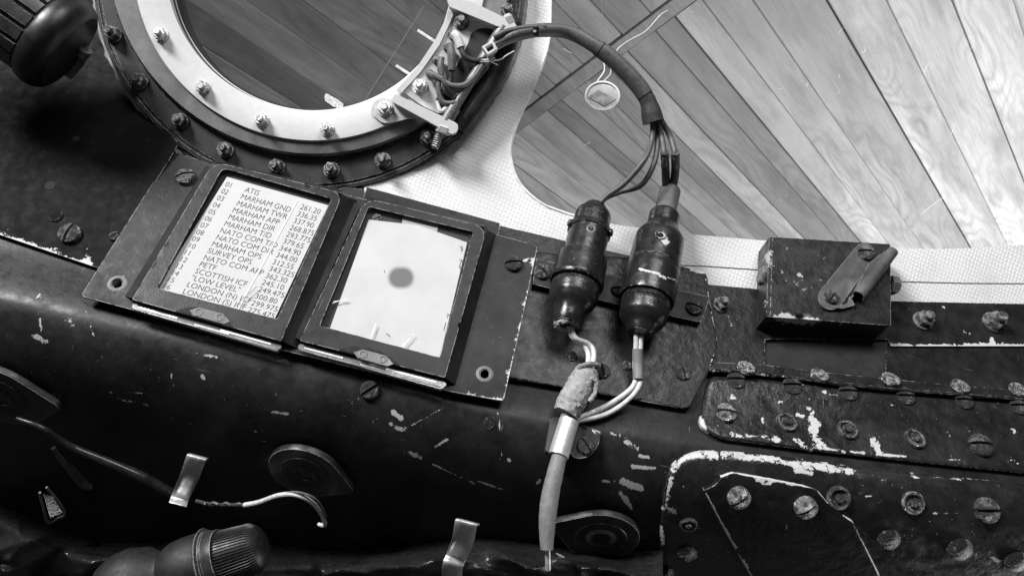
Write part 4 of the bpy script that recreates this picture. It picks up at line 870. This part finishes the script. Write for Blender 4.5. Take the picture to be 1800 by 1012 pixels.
for x, y in [(1294, 668), (1392, 678), (1490, 689), (1591, 697), (1693, 704), (1790, 714)]: fast('slotdark', x, y, BODY, 17, stp, 10, 0, zs=.7)
crn = thing('corner_plate', 'large black riveted corner plate with flaked white paint along its rim', 'plate', BODY.P(1500, 920, 8))
co_ = rcorn([(1224, 789), (1350, 797), (1407, 805), (1492, 818), (1620, 832), (1880, 858), (1880, 1080), (1150, 1080), (1160, 930), (1164, 862), (1178, 812)], [24, 0, 0, 0, 0, 0, 0, 0, 0, 20, 24])
part('plate', sheet(co_, BODY, 14, 18, 6, bevel=(18, 12)), LOWP, crn, blobs=[(1205, 797, 1300, 799, 14.3, 0.84), (1300, 802, 1370, 808, 9.9, 0.84), (1370, 812, 1480, 824, 13.2, 0.84), (1480, 824, 1500, 830, 8.8, 0.84), (1400, 828, 1430, 832, 6.4, 0.84), (1185, 810, 1178, 850, 7.2, 0.84), (1200, 806, 1186, 826, 7.2, 0.84), (1176, 850, 1172, 895, 5.6, 0.84), (1165, 892, 1190, 900, 9.9, 0.84), (1162, 925, 1166, 955, 6.6, 0.84), (1199, 856, 1201, 858, 5.5, 0.84), (1510, 865, 1530, 872, 4.8, 0.8), (1600, 830, 1605, 832, 4.8, 0.8), (1540, 900, 1545, 905, 4.8, 0.84), (1640, 903, 1690, 900, 3.2, 0.7), (1550, 844, 1556, 844, 4.8, 0.84), (1600, 838, 1740, 842, 4.0, 0.6), (1750, 835, 1800, 842, 4.8, 0.55), (1640, 940, 1700, 930, 4.0, 0.55), (1540, 960, 1620, 975, 8.0, 0.5), (1730, 970, 1760, 990, 8.0, 0.5)])
gsp = sheet([(1237, 861), (1257, 851), (1268, 836), (1286, 829), (1350, 839), (1407, 850), (1437, 861), (1455, 883), (1477, 901), (1499, 916), (1545, 1008), (1570, 1080), (1350, 1080), (1319, 1012), (1278, 940)], BODY, 26, 13, 6, bevel=(3, 3))
gs = part('gusset', gsp, paint('gusset_paint', .009, .34, spec=.35, lump=1.6, edge=1.3, speck=.6, bare=.6), crn, blobs=[(1240, 868, 1292, 962, 4.2, 1), (1295, 970, 1320, 1010, 4, .95), (1268, 836, 1286, 829, 3.4, 1), (1286, 829, 1437, 858, 2.6, 1), (1330, 842, 1355, 850, 6, .9), (1437, 861, 1456, 884, 2, .9), (1480, 903, 1503, 918, 3, .95), (1503, 918, 1545, 1008, 3.6, .95), (1370, 955, 1385, 925, 12, .45)])
for x, y, r, a in [(1298, 873, 20, 35), (1415, 890, 20, 32)]: fast('slotbright', x, y, BODY, r, crn, 27, a, zs=1.1)
for x, y, r in [(1473, 874, 21), (1603, 883, 20), (1210, 920, 16)]: fast('ring', x, y, BODY, r, crn, 14)
fast('ringlight', 1603, 883, BODY, 20, crn, 15)
for x, y, r in [(1562, 946, 20), (1686, 963, 22), (1208, 970, 18), (1785, 985, 20), (1170, 1005, 16)]: fast('dome', x, y, BODY, r, crn, 14)
fast('slot', 1732, 896, BODY, 22, crn, 14, 0)
# ---- round lugs
def lug(lbl, c, r, tail, tr, scr, hole, tilt=0):
    c0 = BODY.P(*c, 6); nn = BODY.N(*c); pn = Plane(c0, nn)
    t = thing('round_lug', lbl, 'lug', c0, group='teardrop lugs on the sill')
    def to2(p): q = pn.P(*p)-c0; return q.dot(rx2), q.dot(ry2)
    rx2 = (X_w-nn*X_w.dot(nn)).normalized(); ry2 = nn.cross(rx2)
    tx, ty = to2(tail); L = math.hypot(tx, ty)/U; th = math.atan2(ty, tx); al = math.acos(max(-1, min(1, (r-tr)/L)))
    out = [(r*math.cos(th+s), r*math.sin(th+s)) for s in np.linspace(al, 2*math.pi-al, 36)]+[(L*math.cos(th)+tr*math.cos(th+s), L*math.sin(th)+tr*math.sin(th+s)) for s in np.linspace(-al, al, 10)]
    n = len(out); mb = MB(); W3 = lambda x, y, h: c0+rx2*x*U+ry2*y*U+nn*h*U
    lv_ = [(1.0, 1), (1.0, 9), (.985, 11)]
    cx_ = sum(p[0] for p in out)/n; cy_ = sum(p[1] for p in out)/n
    vs = [W3(x*s, y*s, h) for s, h in lv_ for x, y in out]
    mb.add(vs, [(i*n+k, i*n+(k+1) % n, (i+1)*n+(k+1) % n, (i+1)*n+k) for i in range(2) for k in range(n)]+[tuple(range(2*n, 3*n))])
    part('lug_plate', mb, paint('lug_paint', .022, .3, edge=1.6, speck=.3, bare=.6, chip=False) if 'lug_paint' not in bpy.data.materials else bpy.data.materials['lug_paint'], t, 30)
    zz = lathe(c0+nn*10.5*U, c0+nn*20*U, [(0, r*.72), (2, r*.70), (3, r*.6), (2, r*.5), (1.5, r*.38), (3, r*.34), (3, r*.26), (-1, r*.22), (-1, 1)], 40, cap=False); part('boss', zz, BLKD, t, blobs=[])
    if hole: fast('rim', 0, 0, Pt(c0+nn*12*U), r*.25, t, N=nn); fast('hole', 0, 0, Pt(c0+nn*13*U), r*.25, t, N=nn)
    if scr: fast('slotbright' if not hole else 'slotdark', scr[0], scr[1], BODY, 13, t, 4, 60, zs=.7)
    return t
lug('dark teardrop lug with a small screw, left of centre on the sill', (540, 822), 62, (612, 850), 12, (607, 851), False)
lug('dark teardrop lug with a deep centre hole right of the grey cable', (1056, 934), 64, (985, 915), 14, None, True)
lug('dark teardrop lug cut by the left edge of the photograph', (12, 690), 66, (98, 706), 12, (95, 708), False)
# ---- spring clips
def clip(lbl, cols, wd_):
    t = thing('spring_clip', lbl, 'clip', BODY.P(cols[0][0], cols[0][1], 10), group='metal spring clips at the bottom')
    pts = cat([tuple(MAIN.P(x, y, h)) for x, y, h in cols], 8); wv = (MAIN.P(cols[0][0]+10, cols[0][1]+2.6, cols[0][2])-MAIN.P(*cols[0])).normalized()*wd_*U; n = len(pts)
    mb = MB(); vs = [Vector(p)+wv*s for p in pts for s in (0, .33, .66, 1)]; mb.add(vs, [(i*4+k, (i+1)*4+k, (i+1)*4+k+1, i*4+k+1) for i in range(n-1) for k in range(3)])
    o = part('strip', mb, SILV, t, 60); s = o.modifiers.new('s', 'SOLIDIFY'); s.thickness = 2.5*U; b = o.modifiers.new('b', 'BEVEL'); b.width = .6*U; b.limit_method = 'ANGLE'; return t
def bh(x, y): return bodyh(x, y)
LIFT = 95
clip('short bright spring clip at lower left beside the white wire', [(334, 796, bh(334, 796)+LIFT+6), (328, 800, bh(334, 800)+LIFT+40), (318, 830, bh(318, 830)+LIFT+52), (310, 850, bh(310, 850)+LIFT+34), (302, 868, bh(302, 868)+LIFT+30), (297, 882, bh(297, 882)+LIFT+62)], 30)
clip('longer bright spring clip at the bottom edge left of the grey cable', [(806, 910, bh(806, 910)+LIFT+115+6), (800, 914, bh(800, 914)+LIFT+115+34), (795, 945, bh(795, 945)+LIFT+115+50), (786, 970, bh(786, 970)+LIFT+115+30), (778, 990, bh(778, 990)+LIFT+115+62), (777, 1020, bh(777, 1020)+LIFT+115+52)], 31)
# ---- white wire loop
wl = thing('white_wire_loop', 'thin white wire loop curving over the dark lower sill', 'wire', BODY.P(480, 880, 20))
def bp(x, y, h): return MAIN.P(x, y, bodyh(x, y)+h+80*smooth((y-(415+.235*x)-150)/150))
part('wire', tube([bp(x, y, h) for x, y, h in [(430, 887, 24), (455, 882, 26), (490, 870, 28), (520, 869, 30), (548, 882, 30), (566, 905, 26), (571, 922, 20), (560, 921, 14)]], [4.5, 4.2, 4, 3.6], 10), WIREW, wl)
part('wire', tube([bp(x, y, h) for x, y, h in [(455, 880, 22), (490, 868, 24), (525, 865, 26), (556, 878, 26), (572, 905, 22), (570, 918, 16)]], 2.2, 10), WIREG, wl)
part('spiral_wrap', tube([bp(360+7.5*k, 884+2*math.sin(k*2.2)+k*.3, 22+5*math.cos(k*2.2)) for k in range(11)], 2.4, 8, 4), WIREG, wl)
part('lead', tube([bp(345, 880, 12), bp(375, 886, 20), bp(432, 887, 24)], 3.4, 8), WIREB, wl)
# ---- conduit, rod, buckle
cdn = thing('thin_conduit', 'thin dark conduit running down to the left spring clip', 'pipe', BODY.P(200, 820, 10))
part('pipe', tube([bp(x, y, h) for x, y, h in [(30, 735, 6), (75, 752, 12), (120, 782, 16), (190, 812, 18), (250, 838, 20), (312, 872, 22)]], [4, 5, 6, 8, 9, 9], 12, wob=.02), simple('conduit_gloss', .02, .25, .2, .5, 150, .5), cdn)
rd = thing('short_lever', 'short tapered dark rod at lower left under the conduit', 'lever', BODY.P(125, 820, 20))
part('rod', tube([bp(94, 786, 34), bp(115, 812, 38), (bp(145, 848, 34)), bp(160, 856, 26)], [4, 7, 8, 5], 12), simple('rod_gloss', .05, .35, .3, .5, 200, .5), rd)
bk = thing('strap_buckle', 'small triangular wire buckle at lower left', 'buckle', BODY.P(95, 890, 30))
part('wire_frame', tube([bp(x, y, 40) for x, y in [(70, 865), (76, 890), (85, 918), (102, 910), (114, 903), (104, 882), (82, 856)]], 2.2, 8, 4), STEELD, bk); part('strap', sheet([(76, 868), (86, 862), (110, 900), (88, 910)], MAIN, bodyh(90, 890)+36, 3, 8), LETH, bk)
# ---- torch like fitting, bottom left
tr = thing('bulb_fitting', 'dark bulbous lamp fitting with finely ribbed end at the bottom left', 'lamp', MAIN.P(330, 980, -20))
t0 = MAIN.P(165, 1054, -220); t1 = MAIN.P(492, 948, -150); Lt = (t1-t0).length/U
TP = [(0, 20), (6, 34), (14, 36), (16, 46), (26, 66), (50, 80), (80, 83), (110, 74), (128, 56), (134, 54), (140, 58), (152, 66), (175, 70), (206, 70), (210, 67)]
tk = Lt/345
part('body', lathe(t0, t1, [(t*tk, r*.8) for t, r in TP], 56), TORCH, tr)
part('collar', lathe(t0, t1, [(210*tk, 50), (210*tk, 58), (213*tk, 60), (217*tk, 55), (222*tk, 55), (226*tk, 52), (238*tk, 51), (240*tk, 43)], 56), paint('collar_chip', .02, .4, edge=1.4, speck=1.2, chip=False, bare=.6), tr)
part('ribbed_end', lathe(t0, t1, [(238*tk, 45), (242*tk, 48), (296*tk, 44), (308*tk, 37), (316*tk, 26), (320*tk, 10)], 220, flute=lambda t, k, a: (-2.2 if k % 4 < 2 and t < 300*tk else 0)), simple('ribbed_plastic', .010, .45, 0, .3, 300, .3), tr)
# ---- leather like folds
def trimfn(u, v):
    x = -60+1225*u; y0_ = 935-70*math.exp(-((x+20)/150)**2); y = y0_+(1100-y0_)*v; h = bodyh(x, y)
    f = 0
    for cx_, cy_, ang, wd_, am in [(60, 950, -.5, 30, 60), (20, 1000, -.3, 24, 44), (560, 985, -.35, 20, 50), (640, 975, .25, 34, 60), (740, 1002, .15, 30, 50), (900, 985, .5, 16, 40), (1000, 985, .35, 12, 40), (1090, 1005, .4, 14, 44), (190, 960, .5, 40, 40)]:
        dx, dy = x-cx_, y-cy_; c, s = math.cos(ang), math.sin(ang); p = dx*c+dy*s; q = -dx*s+dy*c+.0016*p*p
        f += 1.5*am*math.exp(-abs(q/(wd_*.8))**1.5-(p/120)**2)
    nz = mnoise.noise(Vector((x*.007+y*.005, y*.016-x*.003, 3.1)))+.25*mnoise.noise(Vector((x*.016, y*.03, 7.7)))
    f += 55*(1-min(1, abs(nz)*2.6))**1.3
    edge = smooth((y-y0_-14-12*math.sin(x*.013))/50)
    return MAIN.P(x, y, h-16+edge*150+f*edge+4*math.sin(x*.05+y*.07)*edge)
lf = thing('leather_trim', 'glossy black folded leather gaiter along the bottom edge', 'trim', MAIN.P(600, 1000, bodyh(600, 1000)))
part('folded_sheet', grid(trimfn, 320, 60), LETH, lf, 80)
# short straps of the loose cable clips at the bottom centre
sp = thing('foil_strip', 'crumpled shiny strip lying at the bottom beside the cable tip', 'strip', BODY.P(1000, 990, 10))
part('strip', tube([bp(x, y, h) for x, y, h in [(978, 972, 30), (990, 980, 34), (1000, 992, 34), (1008, 985, 38), (1016, 1002, 36), (1040, 1012, 34)]], [1, 3, 5, 2.5, 4, 1.5], 8, 4, wob=.12), SILV, sp)
